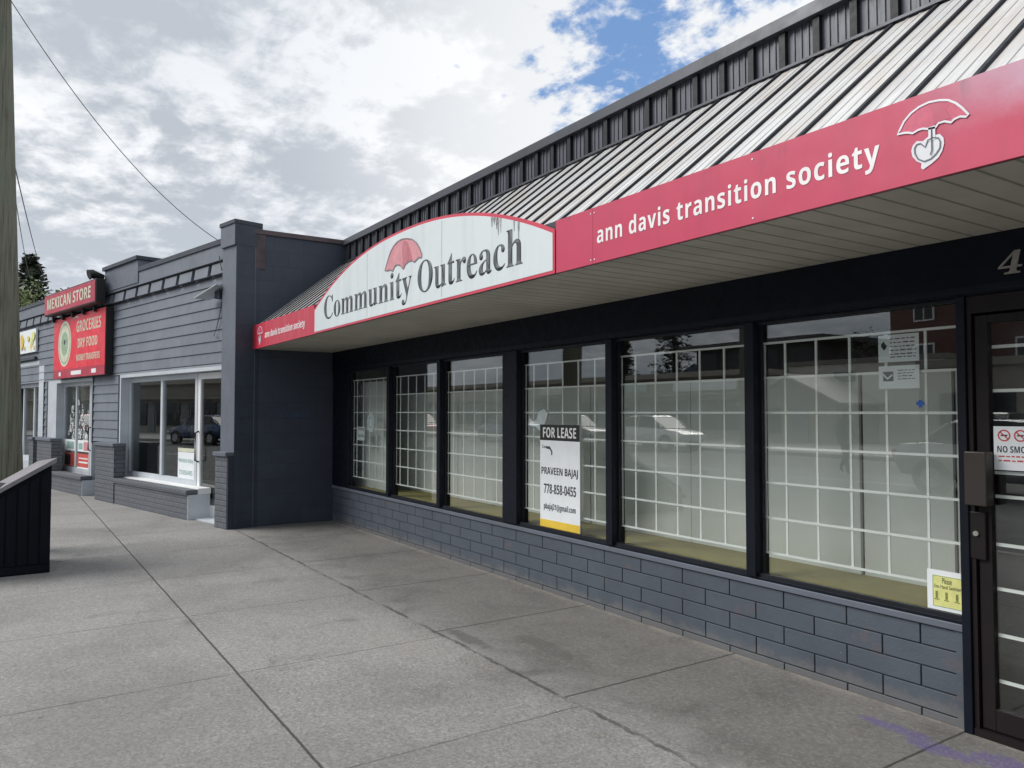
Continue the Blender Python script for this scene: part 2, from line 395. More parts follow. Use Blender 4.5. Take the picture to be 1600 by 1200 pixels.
    gum = smooth(t, mth(t, 'ADD', vg.outputs['Distance'], mth(t, 'MULTIPLY', noise(t, P, 60, 2, .5), .02)), .020, .034, 1., 0.)
    base = mixc(t, mth(t, 'MULTIPLY', gum, .55), base, (.08, .078, .075))
    vw = nd(t, 'ShaderNodeTexVoronoi'); vw.inputs['Scale'].default_value = 1.9; t.links.new(comb(t, mth(t, 'ADD', x, 3.3), y), vw.inputs['Vector'])
    fleck = smooth(t, vw.outputs['Distance'], .010, .018, 1., 0.)
    base = mixc(t, mth(t, 'MULTIPLY', fleck, .7), base, (.62, .60, .56))
    # dark smear near the middle of the strip, purple spray paint by the door
    def blob(cx, cy, rx, ry, sc):
        dx = mth(t, 'DIVIDE', mth(t, 'SUBTRACT', x, cx), rx); dy = mth(t, 'DIVIDE', mth(t, 'SUBTRACT', y, cy), ry)
        r2 = mth(t, 'ADD', mth(t, 'MULTIPLY', dx, dx), mth(t, 'MULTIPLY', dy, dy))
        return smooth(t, mth(t, 'ADD', r2, mth(t, 'MULTIPLY', mth(t, 'SUBTRACT', noise(t, P, sc, 4, .7), .5), 2.6)), .35, 1.0, 1., 0.)
    base = mixc(t, mth(t, 'MULTIPLY', blob(-4.45, 2.60, .30, .07, 5), .45), base, (.05, .048, .046))
    base = mixc(t, mth(t, 'MULTIPLY', blob(-4.05, 2.92, .35, .09, 6), .35), base, (.07, .068, .064))
    pur = mth(t, 'MAXIMUM', blob(-2.08, 3.56, .22, .055, 17), mth(t, 'MAXIMUM', blob(-1.84, 3.50, .20, .07, 15), blob(-1.63, 3.60, .16, .09, 15)))
    base = mixc(t, mth(t, 'MULTIPLY', pur, smooth(t, noise(t, P, 70, 4, .75), .36, .62, .10, .85)), base, (.12, .09, .27))
    t.links.new(base, b.inputs['Base Color'])
    b.inputs['Roughness'].default_value = .82; b.inputs['Specular IOR Level'].default_value = .3
    bp = nd(t, 'ShaderNodeBump'); bp.inputs['Strength'].default_value = .6; bp.inputs['Distance'].default_value = .006
    h = mth(t, 'SUBTRACT', mth(t, 'ADD', mth(t, 'MULTIPLY', hs.outputs[0], .22), mth(t, 'MULTIPLY', mid, .25)), mth(t, 'MULTIPLY', J, 1.3))
    t.links.new(h, bp.inputs['Height']); t.links.new(bp.outputs[0], b.inputs['Normal'])
    return m
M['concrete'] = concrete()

def signface(name, c, c2, streaks=.6, sx=6., fade=None, topz=None):
    """sign face with weather streaks running down; fade = (x0, x1, colour) bleached end"""
    m = bpy.data.materials.new(name); m.use_nodes = True; t = m.node_tree; b = t.nodes['Principled BSDF']
    tcn = nd(t, 'ShaderNodeTexCoord'); P = tcn.outputs['Object']
    mp = nd(t, 'ShaderNodeMapping'); mp.inputs['Scale'].default_value = (sx, 1, .5); t.links.new(P, mp.inputs[0])
    s = noise(t, mp.outputs[0], 1.6, 6, .65)
    col = mixc(t, mth(t, 'MULTIPLY', smooth(t, s, .42, .75), streaks), c, c2)
    col = mixc(t, mth(t, 'MULTIPLY', smooth(t, noise(t, P, 5, 5, .65), .5, .8), .35), col, c2)
    sp = nd(t, 'ShaderNodeSeparateXYZ'); t.links.new(P, sp.inputs[0])
    if topz is not None:     # black mould runs under the top edge
        d = smooth(t, mth(t, 'ADD', sp.outputs[2], mth(t, 'MULTIPLY', noise(t, mp.outputs[0], 3, 4, .7), .16)), topz[0], topz[1])
        k = mth(t, 'MULTIPLY', d, smooth(t, noise(t, comb(t, sp.outputs[0], 0., mth(t, 'MULTIPLY', sp.outputs[2], .25)), topz[2], 3, .6), .60, .72))
        col = mixc(t, mth(t, 'MULTIPLY', k, .7), col, (.05, .05, .055))
    if fade:
        f = smooth(t, mth(t, 'ADD', sp.outputs[0], mth(t, 'MULTIPLY', noise(t, P, 4, 5, .7), .35)), fade[0], fade[1])
        f = mth(t, 'MULTIPLY', f, smooth(t, mth(t, 'ADD', sp.outputs[2], mth(t, 'MULTIPLY', noise(t, P, 6, 4, .7), .2)), fade[3], fade[4]))
        col = mixc(t, f, col, fade[2])
    t.links.new(col, b.inputs['Base Color']); b.inputs['Roughness'].default_value = .42
    bp = nd(t, 'ShaderNodeBump'); bp.inputs['Strength'].default_value = .4; bp.inputs['Distance'].default_value = .02
    t.links.new(noise(t, P, 2.0, 3, .5), bp.inputs['Height']); t.links.new(bp.outputs[0], b.inputs['Normal'])
    return m
M['sign_white'] = signface('sign_white', (.64, .70, .72), (.50, .56, .58), .5, 5, topz=None)
M['fascia_red'] = signface('fascia_red', (.52, .045, .105), (.42, .045, .095), .6, 4, fade=(-.40, .20, (.52, .33, .43), .20, .40), topz=(.30, .42, 9))
M['fascia_red_deep'] = signface('fascia_red_deep', (.52, .022, .055), (.58, .12, .14), .6, 9)

def ribroof():
    m = bpy.data.materials.new('roof_sheet'); m.use_nodes = True; t = m.node_tree; b = t.nodes['Principled BSDF']
    tcn = nd(t, 'ShaderNodeTexCoord'); P = tcn.outputs['Object']
    mp = nd(t, 'ShaderNodeMapping'); mp.inputs['Scale'].default_value = (9, .7, .7); t.links.new(P, mp.inputs[0])
    s = noise(t, mp.outputs[0], 2.2, 6, .65); s2 = noise(t, P, 3, 5, .6)
    col = mixc(t, smooth(t, s, .35, .7), (.75, .75, .74), (.52, .515, .515))
    col = mixc(t, mth(t, 'MULTIPLY', smooth(t, s2, .45, .68), .5), col, (.56, .49, .41))
    t.links.new(col, b.inputs['Base Color']); b.inputs['Metallic'].default_value = .12
    t.links.new(smooth(t, s, .3, .8, .25, .42), b.inputs['Roughness'])
    bp = nd(t, 'ShaderNodeBump'); bp.inputs['Strength'].default_value = .35; bp.inputs['Distance'].default_value = .02
    t.links.new(noise(t, P, 3.2, 3, .5), bp.inputs['Height']); t.links.new(bp.outputs[0], b.inputs['Normal'])
    return m
M['roof_sheet'] = ribroof()

def soffitmat():
    m = bpy.data.materials.new('soffit_vinyl'); m.use_nodes = True; t = m.node_tree; b = t.nodes['Principled BSDF']
    tcn = nd(t, 'ShaderNodeTexCoord'); P = tcn.outputs['Object']; sp = nd(t, 'ShaderNodeSeparateXYZ'); t.links.new(P, sp.inputs[0])
    x, y = sp.outputs[0], sp.outputs[1]
    fr = mth(t, 'FRACT', mth(t, 'DIVIDE', mth(t, 'ADD', x, 50.), .127)); d = mth(t, 'MINIMUM', fr, mth(t, 'SUBTRACT', 1., fr))
    gr = smooth(t, d, .02, .07, 1., 0.)
    vo = nd(t, 'ShaderNodeTexVoronoi'); vo.inputs['Scale'].default_value = 80; vo.inputs['Randomness'].default_value = 0.0; t.links.new(P, vo.inputs['Vector'])
    hole = mth(t, 'MULTIPLY', smooth(t, vo.outputs['Distance'], .18, .28, 1., 0.), .55)
    col = mixc(t, smooth(t, noise(t, P, 2, 4, .6), .3, .7), (.54, .51, .43), (.44, .42, .355))
    col = mixc(t, hole, col, (.05, .05, .045)); col = mixc(t, mth(t, 'MULTIPLY', gr, .55), col, (.10, .095, .08))
    t.links.new(col, b.inputs['Base Color']); b.inputs['Roughness'].default_value = .55
    bp = nd(t, 'ShaderNodeBump'); bp.inputs['Strength'].default_value = .7; bp.inputs['Distance'].default_value = .01; t.links.new(mth(t, 'MULTIPLY', gr, -1.), bp.inputs['Height']); t.links.new(bp.outputs[0], b.inputs['Normal'])
    return m
M['soffit'] = soffitmat()

def polemat():
    m = bpy.data.materials.new('pole_wood'); m.use_nodes = True; t = m.node_tree; b = t.nodes['Principled BSDF']
    tcn = nd(t, 'ShaderNodeTexCoord'); P = tcn.outputs['Object']
    mp = nd(t, 'ShaderNodeMapping'); mp.inputs['Scale'].default_value = (30, 30, .9); t.links.new(P, mp.inputs[0])
    s = noise(t, mp.outputs[0], 1.5, 6, .7); s2 = noise(t, P, 2.2, 5, .65)
    col = mixc(t, smooth(t, s, .35, .68), (.21, .21, .165), (.095, .09, .066))
    col = mixc(t, mth(t, 'MULTIPLY', smooth(t, s2, .42, .66), .5), col, (.15, .19, .14))
    t.links.new(col, b.inputs['Base Color']); b.inputs['Roughness'].default_value = .9
    bp = nd(t, 'ShaderNodeBump'); bp.inputs['Strength'].default_value = .8; bp.inputs['Distance'].default_value = .01; t.links.new(s, bp.inputs['Height']); t.links.new(bp.outputs[0], b.inputs['Normal'])
    return m
M['pole'] = polemat()
def leafmat(name, a, c):
    m = bpy.data.materials.new(name); m.use_nodes = True; t = m.node_tree; b = t.nodes['Principled BSDF']
    tcn = nd(t, 'ShaderNodeTexCoord')
    t.links.new(mixc(t, smooth(t, noise(t, tcn.outputs['Object'], 1.6, 5, .7), .35, .65), a, c), b.inputs['Base Color'])
    b.inputs['Roughness'].default_value = .7; return m
M['leaf'] = leafmat('leaf', (.22, .25, .10), (.10, .14, .05)); M['needle'] = leafmat('needle', (.06, .075, .05), (.03, .04, .03))
M['bark'] = mat('bark', (.07, .055, .045), .9, .3, 6)

# ---------------------------------------------------------------- text
SB = {}
for i in range(26):
    SB[chr(65+i)] = chr(0x1D5D4+i); SB[chr(97+i)] = chr(0x1D5EE+i)
for i in range(10): SB[chr(48+i)] = chr(0x1D7EC+i)
SF = {}
for i in range(26): SF[chr(65+i)] = chr(0x1D400+i); SF[chr(97+i)] = chr(0x1D41A+i)
SI = {}
for i in range(10): SI[chr(48+i)] = chr(0x1D7CE+i)
def text(body, m, T, a0, a1, b0, b1, depth=.002, name='lettering', parent=None, style=None, spacing=1., offset=0., shear=0.):
    """text fitted in the box a0..a1, b0..b1 of the flat frame T(a, b, out) -> xyz"""
    if style: body = ''.join(style.get(c, c) for c in body)
    cu = bpy.data.curves.new('t', 'FONT'); cu.body = body; cu.space_character = spacing; cu.offset = offset; cu.resolution_u = 4
    o = bpy.data.objects.new('t', cu); COL.objects.link(o); bpy.context.view_layer.update()
    me = bpy.data.meshes.new_from_object(o.evaluated_get(bpy.context.evaluated_depsgraph_get()))
    bpy.data.objects.remove(o); bpy.data.curves.remove(cu)
    xs = [v.co.x for v in me.vertices]; ys = [v.co.y for v in me.vertices]
    x0, x1, y0, y1 = min(xs), max(xs), min(ys), max(ys)
    bm = bmesh.new(); bm.from_mesh(me); bpy.data.meshes.remove(me)
    bmesh.ops.remove_doubles(bm, verts=bm.verts, dist=1e-5)
    ex = bmesh.ops.extrude_face_region(bm, geom=list(bm.faces))
    top = set(g for g in ex['geom'] if isinstance(g, bmesh.types.BMVert))
    off = parent_world(parent)
    for v_ in bm.verts:
        fx = (v_.co.x-x0)/(x1-x0); fy = (v_.co.y-y0)/(y1-y0)
        p = T(a0+(a1-a0)*fx + shear*(fy-.5)*(b1-b0), b0+(b1-b0)*fy, depth if v_ in top else 0.)
        v_.co = Vector(p)-off
    bmesh.ops.recalc_face_normals(bm, faces=bm.faces)
    me = bpy.data.meshes.new(name); bm.to_mesh(me); bm.free(); me.materials.append(m)
    ob = bpy.data.objects.new(name, me); COL.objects.link(ob); ob.parent = parent
    return ob
def FT(y): return lambda a, b, o=0.: (a, y-o, b)                       # frame parallel to the main shopfront
def NT(n): return lambda a, b, o=0.: NF(-a, n+o, b)                    # neighbour front: a = -u so that it reads left to right
def flat(pts, T, th, name, m, parent):
    """polygon (a,b) list as a thin solid plate"""
    p0 = [Vector(T(a, b, 0)) for a, b in pts]; d = Vector(T(0, 0, th))-Vector(T(0, 0, 0))
    return MB().prism(p0, d).build(name, m, parent)
def rect(a0, a1, b0, b1): return [(a0, b0), (a1, b0), (a1, b1), (a0, b1)]
def ring(pts, w, close=True):
    """thin band of quads along a closed outline (list of (a,b)), width w, inward/outward centred"""
    out = []; n = len(pts)
    off = []
    for k in range(n):
        p = Vector(pts[k]); q0 = Vector(pts[(k-1) % n]); q1 = Vector(pts[(k+1) % n])
        if not close and k == 0: q0 = p
        if not close and k == n-1: q1 = p
        t_ = (q1-q0)
        if t_.length < 1e-6: t_ = Vector((1, 0))
        t_.normalize(); nn = Vector((-t_.y, t_.x)); off.append((p+nn*w/2, p-nn*w/2))
    for k in range(n if close else n-1):
        a, b_ = off[k]; c, d = off[(k+1) % n]; out.append([tuple(a), tuple(c), tuple(d), tuple(b_)])
    return out
def band(pts, w, T, th, name, m, parent, close=True):
    mb = MB(); d = Vector(T(0, 0, th))-Vector(T(0, 0, 0))
    for q in ring(pts, w, close): mb.prism([T(a, b, 0) for a, b in q], d)
    return mb.build(name, m, parent)

# ================================================================ THE SETTING
XR = 7.0          # where the storefront ends, right of the picture
g = MB(); g.poly([(-3000, -3000, -.16), (3000, -3000, -.16), (3000, 3000, -.16), (-3000, 3000, -.16)])
tag(g.build('ground', M['earth'], fix=False), kind='structure')
g = MB(); g.poly([(-300, -16.9, -.13), (300, -16.9, -.13), (300, -1.35, -.13), (-300, -1.35, -.13)])
tag(g.build('road', M['asphalt'], fix=False), kind='structure')
g = MB()
for k in range(-50, 50):
    g.poly([(k*6, -9.2, -.126), (k*6+3, -9.2, -.126), (k*6+3, -9.08, -.126), (k*6, -9.08, -.126)])
tag(g.build('road_line', M['line_paint'], fix=False), kind='structure')
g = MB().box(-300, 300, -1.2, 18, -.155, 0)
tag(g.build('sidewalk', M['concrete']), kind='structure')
g = MB().box(-300, 300, -1.35, -1.204, -.155, .004); g.box(-300, 300, -17.05, -16.9, -.155, .004)
tag(g.build('kerb', M['curb']), kind='structure')
g = MB().box(-300, 300, -27.5, -17.054, -.155, 0)
tag(g.build('far_sidewalk', M['curb']), kind='structure')
g = MB(); n_ = 90
for k in range(n_):
    def hp(k):
        x = -2600+k*5200/n_; return x, 150+70*math.sin(k*.35)+45*math.sin(k*.83+1)+18*math.sin(k*2.1)
    (xa, ha), (xb, hb) = hp(k), hp(k+1)
    g.poly([(xa, -2300, -.2), (xb, -2300, -.2), (xb, -2700, hb), (xa, -2700, ha)])
    g.poly([(xa, -2700, ha), (xb, -2700, hb), (xb, -3000, -.2), (xa, -3000, -.2)])
tag(g.build('hills', M['hill']), kind='structure')

# ================================================================ MAIN STOREFRONT
YF = 3.83
main = empty('storefront_building', (-4, 6, 0), 'long single-storey storefront with sloped ribbed metal canopy roof and six grilled windows', 'building')
# knee wall of painted 4x16 blocks
back = MB().box(-10.299, -1.89, 3.829, 4.05, 0, .455)
back.build('knee_wall', M['groove'], main)
kb = MB()
for row in range(5):
    z0 = .455-.1035*(row+1)+.0035; z1 = .455-.1035*row-.0035
    if row == 4: z0 = 0
    x = -1.893; first = True
    off_ = .21 if row % 2 == 0 else .41
    edges = [-1.893]
    e = -1.893-off_
    while e > -10.3: edges.append(e); e -= .402
    edges.append(-10.298)
    for a, b in zip(edges[:-1], edges[1:]):
        if a-b < .02: continue
        j = random.uniform(-.0006, .0006)
        kb.box(b+.0045, a-.0035, 3.8205+j, 3.836, max(0, z0), z1)
kb.build('block_course', M['knee'], main, bevel=.0025)
MB().box(-10.298, -1.887, 3.805, 3.90, .457, .492).build('sill_course', M['trim'], main, bevel=.004)
kb = MB().box(-1.93, -1.889, 3.817, 4.0, 0, .455); kb.build('knee_wall_end', M['knee'], main)
# window frame
WX = [(-9.72, -8.455), (-8.385, -7.18), (-7.11, -5.90), (-5.67, -4.46), (-4.39, -3.15), (-3.08, -1.885)]
WZ0, WZ1 = .512, 2.045
fr = MB()
fr.box(-10.298, -1.84, 3.812, 3.92, .4925, .5105)
fr.box(-10.298, -9.72, 3.81, 3.92, .511, 2.05)
fr.build('window_sill_frame', M['navy_frame'], main, bevel=.003)
for (a, b), (c, d) in zip(WX[:-1], WX[1:]): MB().box(b, c, 3.79, 3.92, .511, 2.048).build('window_mullion', M['navy_frame'], main, bevel=.003)
MB().box(-1.885, -1.845, 3.785, 3.93, .0, 2.048).build('door_post', M['navy_frame'], main, bevel=.003)
# small stop beads that frame each pane + bottom track
fr = MB()
for a, b in WX:
    fr.box(a, b, 3.822, 3.850, .511, .530)
    fr.box(a, b, 3.828, 3.850, 2.030, 2.048)
fr.build_each('window_bead', M['charcoal'], main)
# header
hd = MB().box(-10.298, XR, 3.80, 4.02, 2.05, 2.345)
hd.build('header', M['header'], main)
MB().box(-10.297, XR-.003, 3.793, 3.81, 2.06, 2.095).build('header_trim', M['navy_frame'], main)
def window(a, b, key='glass'):
    w = MB()
    w.box(a-.002, a+.012, 3.851, 3.872, .531, 2.03); w.box(b-.012, b+.002, 3.851, 3.872, .531, 2.03)
    wo = w.build('window', M['charcoal'], main)
    MB().box(a+.001, b-.001, 3.858, 3.864, .515, 2.044).build('glass', M[key], wo)
    return wo
def grille(a, b, wo, xs, z0=.651, dz=.2114, rows=6, y=3.885):
    gm = MB(); r = .0066
    for k in range(rows+1):
        z = z0+dz*k; gm.box(max(-10.25, a-.004), b-.004, y-.004, y+.004, z-r, z+r)
    for x in xs: gm.box(x-r, x+r, y+.0045, y+.0115, z0, z0+dz*rows)
    gm.build('grille', M['grille'], wo)
GX = [[-9.98+.213*k for k in range(6)], [-8.63+.2135*k for k in range(6)], [-7.32+.2135*k for k in range(6)],
      [-5.85+.2135*k for k in range(6)], [-4.52+.2135*k for k in range(6)], [-3.19+.2135*k for k in range(6)]]
for (a, b), xs in zip(WX, GX):
    wo = window(a, b); grille(a, b, wo, [x*3.885/3.95 for x in xs if x*3.885/3.95 > a+.05] + [a+.004, b-.012], )
# windows beyond the door, out of the picture
WR = [(-.60, .60), (.68, 1.90), (1.98, 3.20), (3.28, 4.50), (4.58, 5.8)]
MB().box(-.80, -.60, 3.79, 3.92, 0, 2.048).build('door_post', M['navy_frame'], main)
for a, b in WR: MB().box(b, b+.08, 3.79, 3.92, .511, 2.048).build('window_mullion', M['navy_frame'], main)
fr = MB()
fr.box(-.6, 5.88, 3.812, 3.92, .4925, .5105); fr.box(5.961, XR, 3.81, 3.92, 0, 2.05)
fr.build('window_sill_frame', M['navy_frame'], main)
MB().box(-.60, 5.88, 3.8205, 4.05, 0, .4915).build('knee_wall', M['knee'], main)
for a, b in WR:
    wo = window(a, b); grille(a, b, wo, [a-.05+.2135*k for k in range(6)])
# interior
MB().box(-10.28, -2.0, 3.93, 4.78, .44, .505).build('display_ledge', M['ochre'], main)
MB().box(-10.28, XR, 3.93, 9.0, .006, .02).build('floor', M['dark_room'], main)
MB().box(-10.28, XR, 4.03, 9.0, 2.52, 2.56).build('ceiling', M['ceiling'], main)
MB().box(-10.28, XR, 9.0, 9.1, 0, 3.5).build('back_wall', M['dark_room'], main)
MB().box(-10.297, -10.283, 3.93, 9.0, 0, 2.5).build('party_wall', M['room_wall'], main)
# soffit, roof, parapet
MB().box(-10.298, XR, 2.752, 3.80, 2.330, 2.350).build('soffit', M['soffit'], main)
def roofpt(s): return (2.75+(3.97-2.75)*s, 2.628+(3.60-2.628)*s)
rf = MB(); (ya, za), (yb, zb) = roofpt(0), roofpt(1)
rf.prism([(-10.298, ya, za), (-10.298, yb, zb), (-10.298, yb, zb-.05), (-10.298, ya, za-.05)], (XR+10.298, 0, 0))
sl = Vector((0, yb-ya, zb-za)).normalized(); nr = Vector((0, -sl.z, sl.y))
def rib(mb, x, w, h, s0=0., s1=1.):
    A = Vector((x, *roofpt(s0))); B_ = Vector((x, *roofpt(s1)))
    pr = [(-w/2-h*.35, 0), (w/2+h*.35, 0), (w/2, h), (-w/2, h)]
    mb.sweep(pr, [lambda a, b, P=A: tuple(P+Vector((a, 0, 0))+nr*b), lambda a, b, P=B_: tuple(P+Vector((a, 0, 0))+nr*b)])
rx = [-1.30-.2385*k for k in range(0, 38)]+[-1.30+.2385*k for k in range(1, 34)]
rx = [x for x in rx if -10.27 < x < XR-.03]
for x in rx:
    for q in (.085, .155): rib(rf, x-q-.002, .010, .004)
rf.build('roof', M['roof_sheet'], main)
rb = MB()
for x in rx: rib(rb, x, .020, .0125, -.004, .995)
rb.build('roof_batten', M['charcoal'], main)  # charcoal colour holds the shade of the rib sides
pp = MB().box(-10.298, XR, 3.985, 4.05, 3.45, 3.86)
for k, x in enumerate(rx):
    for q in (.07, .12, .17): pp.box(x-q-.006, x-q+.006, 3.978, 3.99, 3.6, 3.85)
pp.build('parapet', M['parapet_metal'], main)
pb = MB()
for x in rx: pb.box(x-.022, x+.022, 3.955, 3.99, 3.585, 3.85)
pb.box(-10.297, XR-.002, 3.955, 3.992, 3.572, 3.588)
pb.build('parapet_batten', M['charcoal'], main)  # near-black colour stands in for the shaded sides of the parapet ribs
pc = MB().box(-10.298, XR+.01, 3.93, 4.30, 3.842, 3.925); pc.build('parapet_cap', M['cap'], main, bevel=.004)
MB().box(-10.297, XR, 3.925, 3.972, 3.588, 3.604).build('flashing', M['cap'], main)
MB().box(-10.298, XR, 4.31, 14, 3.3, 3.5).build('roof_deck', M['roof_grey'], main)
mw = MB().box(XR-.2, XR, 4.06, 14, 0, 3.3); mw.box(-10.298, XR, 13.8, 14, 0, 3.3); mw.build('wall', M['beige_wall'], main)
MB().box(-10.297, XR, 2.722, 2.742, 2.325, 2.64).build('fascia', M['cap'], main)
# door
dr = MB()
dr.box(-1.842, -.802, 3.80, 3.90, 1.965, 2.046)     # head
dr.box(-1.842, -1.822, 3.80, 3.90, .0, 1.965); dr.box(-.822, -.802, 3.80, 3.90, 0, 1.965)
dr.build_each('door_frame', M['brown'], main)
ds = MB(); ds.box(-1.815, -1.757, 3.815, 3.86, .04, 1.955); ds.box(-.885, -.83, 3.815, 3.86, .04, 1.955)
ds.box(-1.757, -.885, 3.815, 3.86, 1.915, 1.955); ds.box(-1.757, -.885, 3.815, 3.86, .04, .14)
door = ds.build('door', M['brown'], main, bevel=.003)
MB().box(-1.757, -.885, 3.835, 3.841, .14, 1.915).build('glass', M['glass'], door)
MB().box(-1.840, -1.742, 3.74, 3.812, 1.068, 1.318).build('push_plate', mat('plate_brown', (.030, .022, .019), .5, .1, 5), door, bevel=.006)
lk = MB().box(-1.868, -1.775, 3.795, 3.8145, .815, 1.035).build('lock_plate', M['brown'], door, bevel=.004)
MB().tube([(-1.815, 3.796, .935), (-1.815, 3.785, .935)], .012, 12).build('keyhole', M['number'], lk)
gg = MB()
for z in (.262, .473, .684, .888, 1.11, 1.22, 1.325, 1.54, 1.60, 1.805):
    if z in (1.325, 1.54): continue
    gg.box(-1.755, -.887, 3.850, 3.858, z-.0075, z+.0075)
gg.build('grille', M['grille'], door)
MB().box(-1.835, -.81, 3.925, 3.935, .04, 1.95).build('dark_interior_sheet', M['black'], door)  # black sheet added in place of the dark interior behind the door
MB().box(-1.84, -.8, 3.79, 3.93, .0, .035).build('threshold', M['brown'], main)
# the black sheet behind the door glass paints in the room's darkness
# ---- free standing white boards behind the windows
bx = -10.05; bk = 0
edges = [-11.0]
for (a, b) in [(-10.27, -8.86), (-10.02, -7.81), (-7.80, -6.60), (-6.59, -5.39), (-5.38, -4.18), (-4.17, -2.780), (-2.756, -2.222), (-2.198, -1.98)]:
    bk += 1
    yb_ = 4.05 if bk == 1 else 4.40+.004*(bk % 2)
    o = MB().box(a, b, yb_, yb_+.025, .507, 1.90 if bk == 1 else 1.745).build('display_board', M['board'])
    tag(o, ['', 'white board on the ledge behind the farthest window', 'white board on the ledge behind the second window from the far end',
            'white board on the ledge behind the third window from the far end', 'white board on the ledge behind the far side of the lease sign',
            'white board on the ledge behind the black and white lease sign', 'wide white board standing behind the window right of the lease sign',
            'white board with a dark seam each side behind the nearest window', 'narrow white board beside the door end of the nearest window'][bk], 'board', 'white boards standing on the display ledge')

# ---- signs on the fascia
T = FT(2.722)
sg = empty('fascia_sign', (-1, 2.72, 2.32), 'faded red fascia sign with white lettering and outlined umbrella emblem above the near windows', 'sign')
sgx = [(-3.625, -3.285), (-3.283, -.84), (-.838, 1.6), (1.602, 4.04), (4.042, XR)]
pn = MB()
for a, b in sgx: pn.box(a, b, 2.706, 2.7215, 2.322, 2.634)
pn.build('panel', M['fascia_red'], sg)
T2 = FT(2.7058)
text('ann davis transition society', M['letter_white'], T2, -3.245, -1.607, 2.398, 2.525, .002, 'lettering', sg, SB, 1.10)
scr = MB()
for x in (-3.30, -3.268, -2.19, -.86):
    for z in (2.345, 2.605): scr.tube([(x, 2.7065, z), (x, 2.7035, z)], .0045, 8)
scr.build('screw', M['logo_white'], sg)
UO = [(-1.536,2.514),(-1.528,2.526),(-1.511,2.554),(-1.485,2.576),(-1.455,2.589),(-1.421,2.594),(-1.384,2.589),(-1.354,2.579),(-1.329,2.56),(-1.308,2.536),(-1.288,2.507),(-1.296,2.502),(-1.316,2.509),(-1.335,2.506),(-1.346,2.498),(-1.368,2.509),(-1.389,2.509),(-1.399,2.497),(-1.425,2.5),(-1.444,2.507),(-1.46,2.507),(-1.48,2.501),(-1.495,2.508),(-1.511,2.512)]
def emblem(par, T3, f):
    """outlined umbrella over a heart; f maps the traced outline onto its place"""
    q = lambda pts: [f(*p) for p in pts]
    flat(q(UO), T3, .0015, 'canopy', M['pink_red'], par)
    seg = [(-1.413,2.581),(-1.39,2.573),(-1.365,2.555),(-1.348,2.513),(-1.37,2.515),(-1.391,2.514),(-1.405,2.508)]
    T4 = lambda a, b, o=0.: T3(a, b, o+.0016); T5 = lambda a, b, o=0.: T3(a, b, o+.0030)
    flat(q(seg), T4, .001, 'canopy_segment', M['fascia_red'], par)
    s = abs(f(1, 0)[0]-f(0, 0)[0])
    band(q(UO), .0075, T5, .001, 'outline', M['logo_white'], par)
    band(q([(-1.412, 2.505), (-1.412, 2.455)]), .024, T5, .001, 'shaft', M['logo_white'], par, False)
    HO = [(-1.425,2.473),(-1.385,2.470),(-1.373,2.453),(-1.371,2.433),(-1.378,2.409),(-1.391,2.389),(-1.415,2.374),(-1.446,2.36),(-1.453,2.368),(-1.451,2.384),(-1.467,2.395),(-1.483,2.417),(-1.487,2.44),(-1.481,2.457),(-1.466,2.469),(-1.445,2.462)]
    flat(q(HO), T4, .001, 'heart', M['logo_white'], par)
    HR = [(-1.426,2.460),(-1.408,2.464),(-1.39,2.457),(-1.383,2.442),(-1.385,2.421),(-1.398,2.404),(-1.417,2.391),(-1.44,2.388),(-1.462,2.402),(-1.473,2.425),(-1.474,2.445),(-1.466,2.456),(-1.453,2.456),(-1.436,2.438)]
    band(q(HR), .0045, lambda a, b, o=0.: T3(a, b, o+.0042), .001, 'heart_outline', mat('heart_grey', (.14, .15, .18), .5, .1, 5), par)
    band(q([(-1.412, 2.50), (-1.412, 2.42), (-1.418, 2.405)]), .0035, lambda a, b, o=0.: T3(a, b, o+.0056), .001, 'handle', M['letter_grey'], par, False)
emblem(sg, T2, lambda a, b: (a, b))
# left end of the fascia
sg2 = empty('fascia_sign', (-9, 2.72, 2.32), 'short deep red fascia sign with small white lettering at the far end of the canopy', 'sign')
MB().box(-10.295, -7.885, 2.706, 2.7215, 2.322, 2.634).build('panel', M['fascia_red_deep'], sg2)
text('ann davis transition society', M['letter_white'], T2, -9.72, -8.18, 2.405, 2.515, .002, 'lettering', sg2, SB, 1.05)
emblem(sg2, T2, lambda a, b: (-9.93+(a+1.41)*.95, 2.475+(b-2.475)*1.0))
# arched white sign
cs = empty('arched_sign', (-5.75, 2.70, 2.32), 'white arched sign with red edge, pink umbrella and grey serif lettering above the canopy edge', 'sign')
def arch(e=0., z0=2.322):
    pts = [(-7.87+e, z0+e)]
    for k in range(41):
        s = -1+2*k/40; x = -5.75+s*(2.12-e)
        zt = 2.585+.415*(1-abs(s)**2.25)
        pts.append((x, zt-e))
    pts.append((-3.63-e, z0+e)); return pts
flat([(a, b) for a, b in arch(0)], FT(2.7055), .005, 'edge', M['red_edge'], cs)
flat(arch(.020), FT(2.7004), .0015, 'face', M['sign_white'], cs)
TC = FT(2.6986)
text('Community', M['letter_grey'], TC, -7.56, -5.545, 2.372, 2.672, .002, 'lettering', cs, SF, 1.0, -.005)
text('Outreach', M['letter_grey'], TC, -5.435, -3.965, 2.430, 2.682, .002, 'lettering', cs, SF, 1.0, -.005)
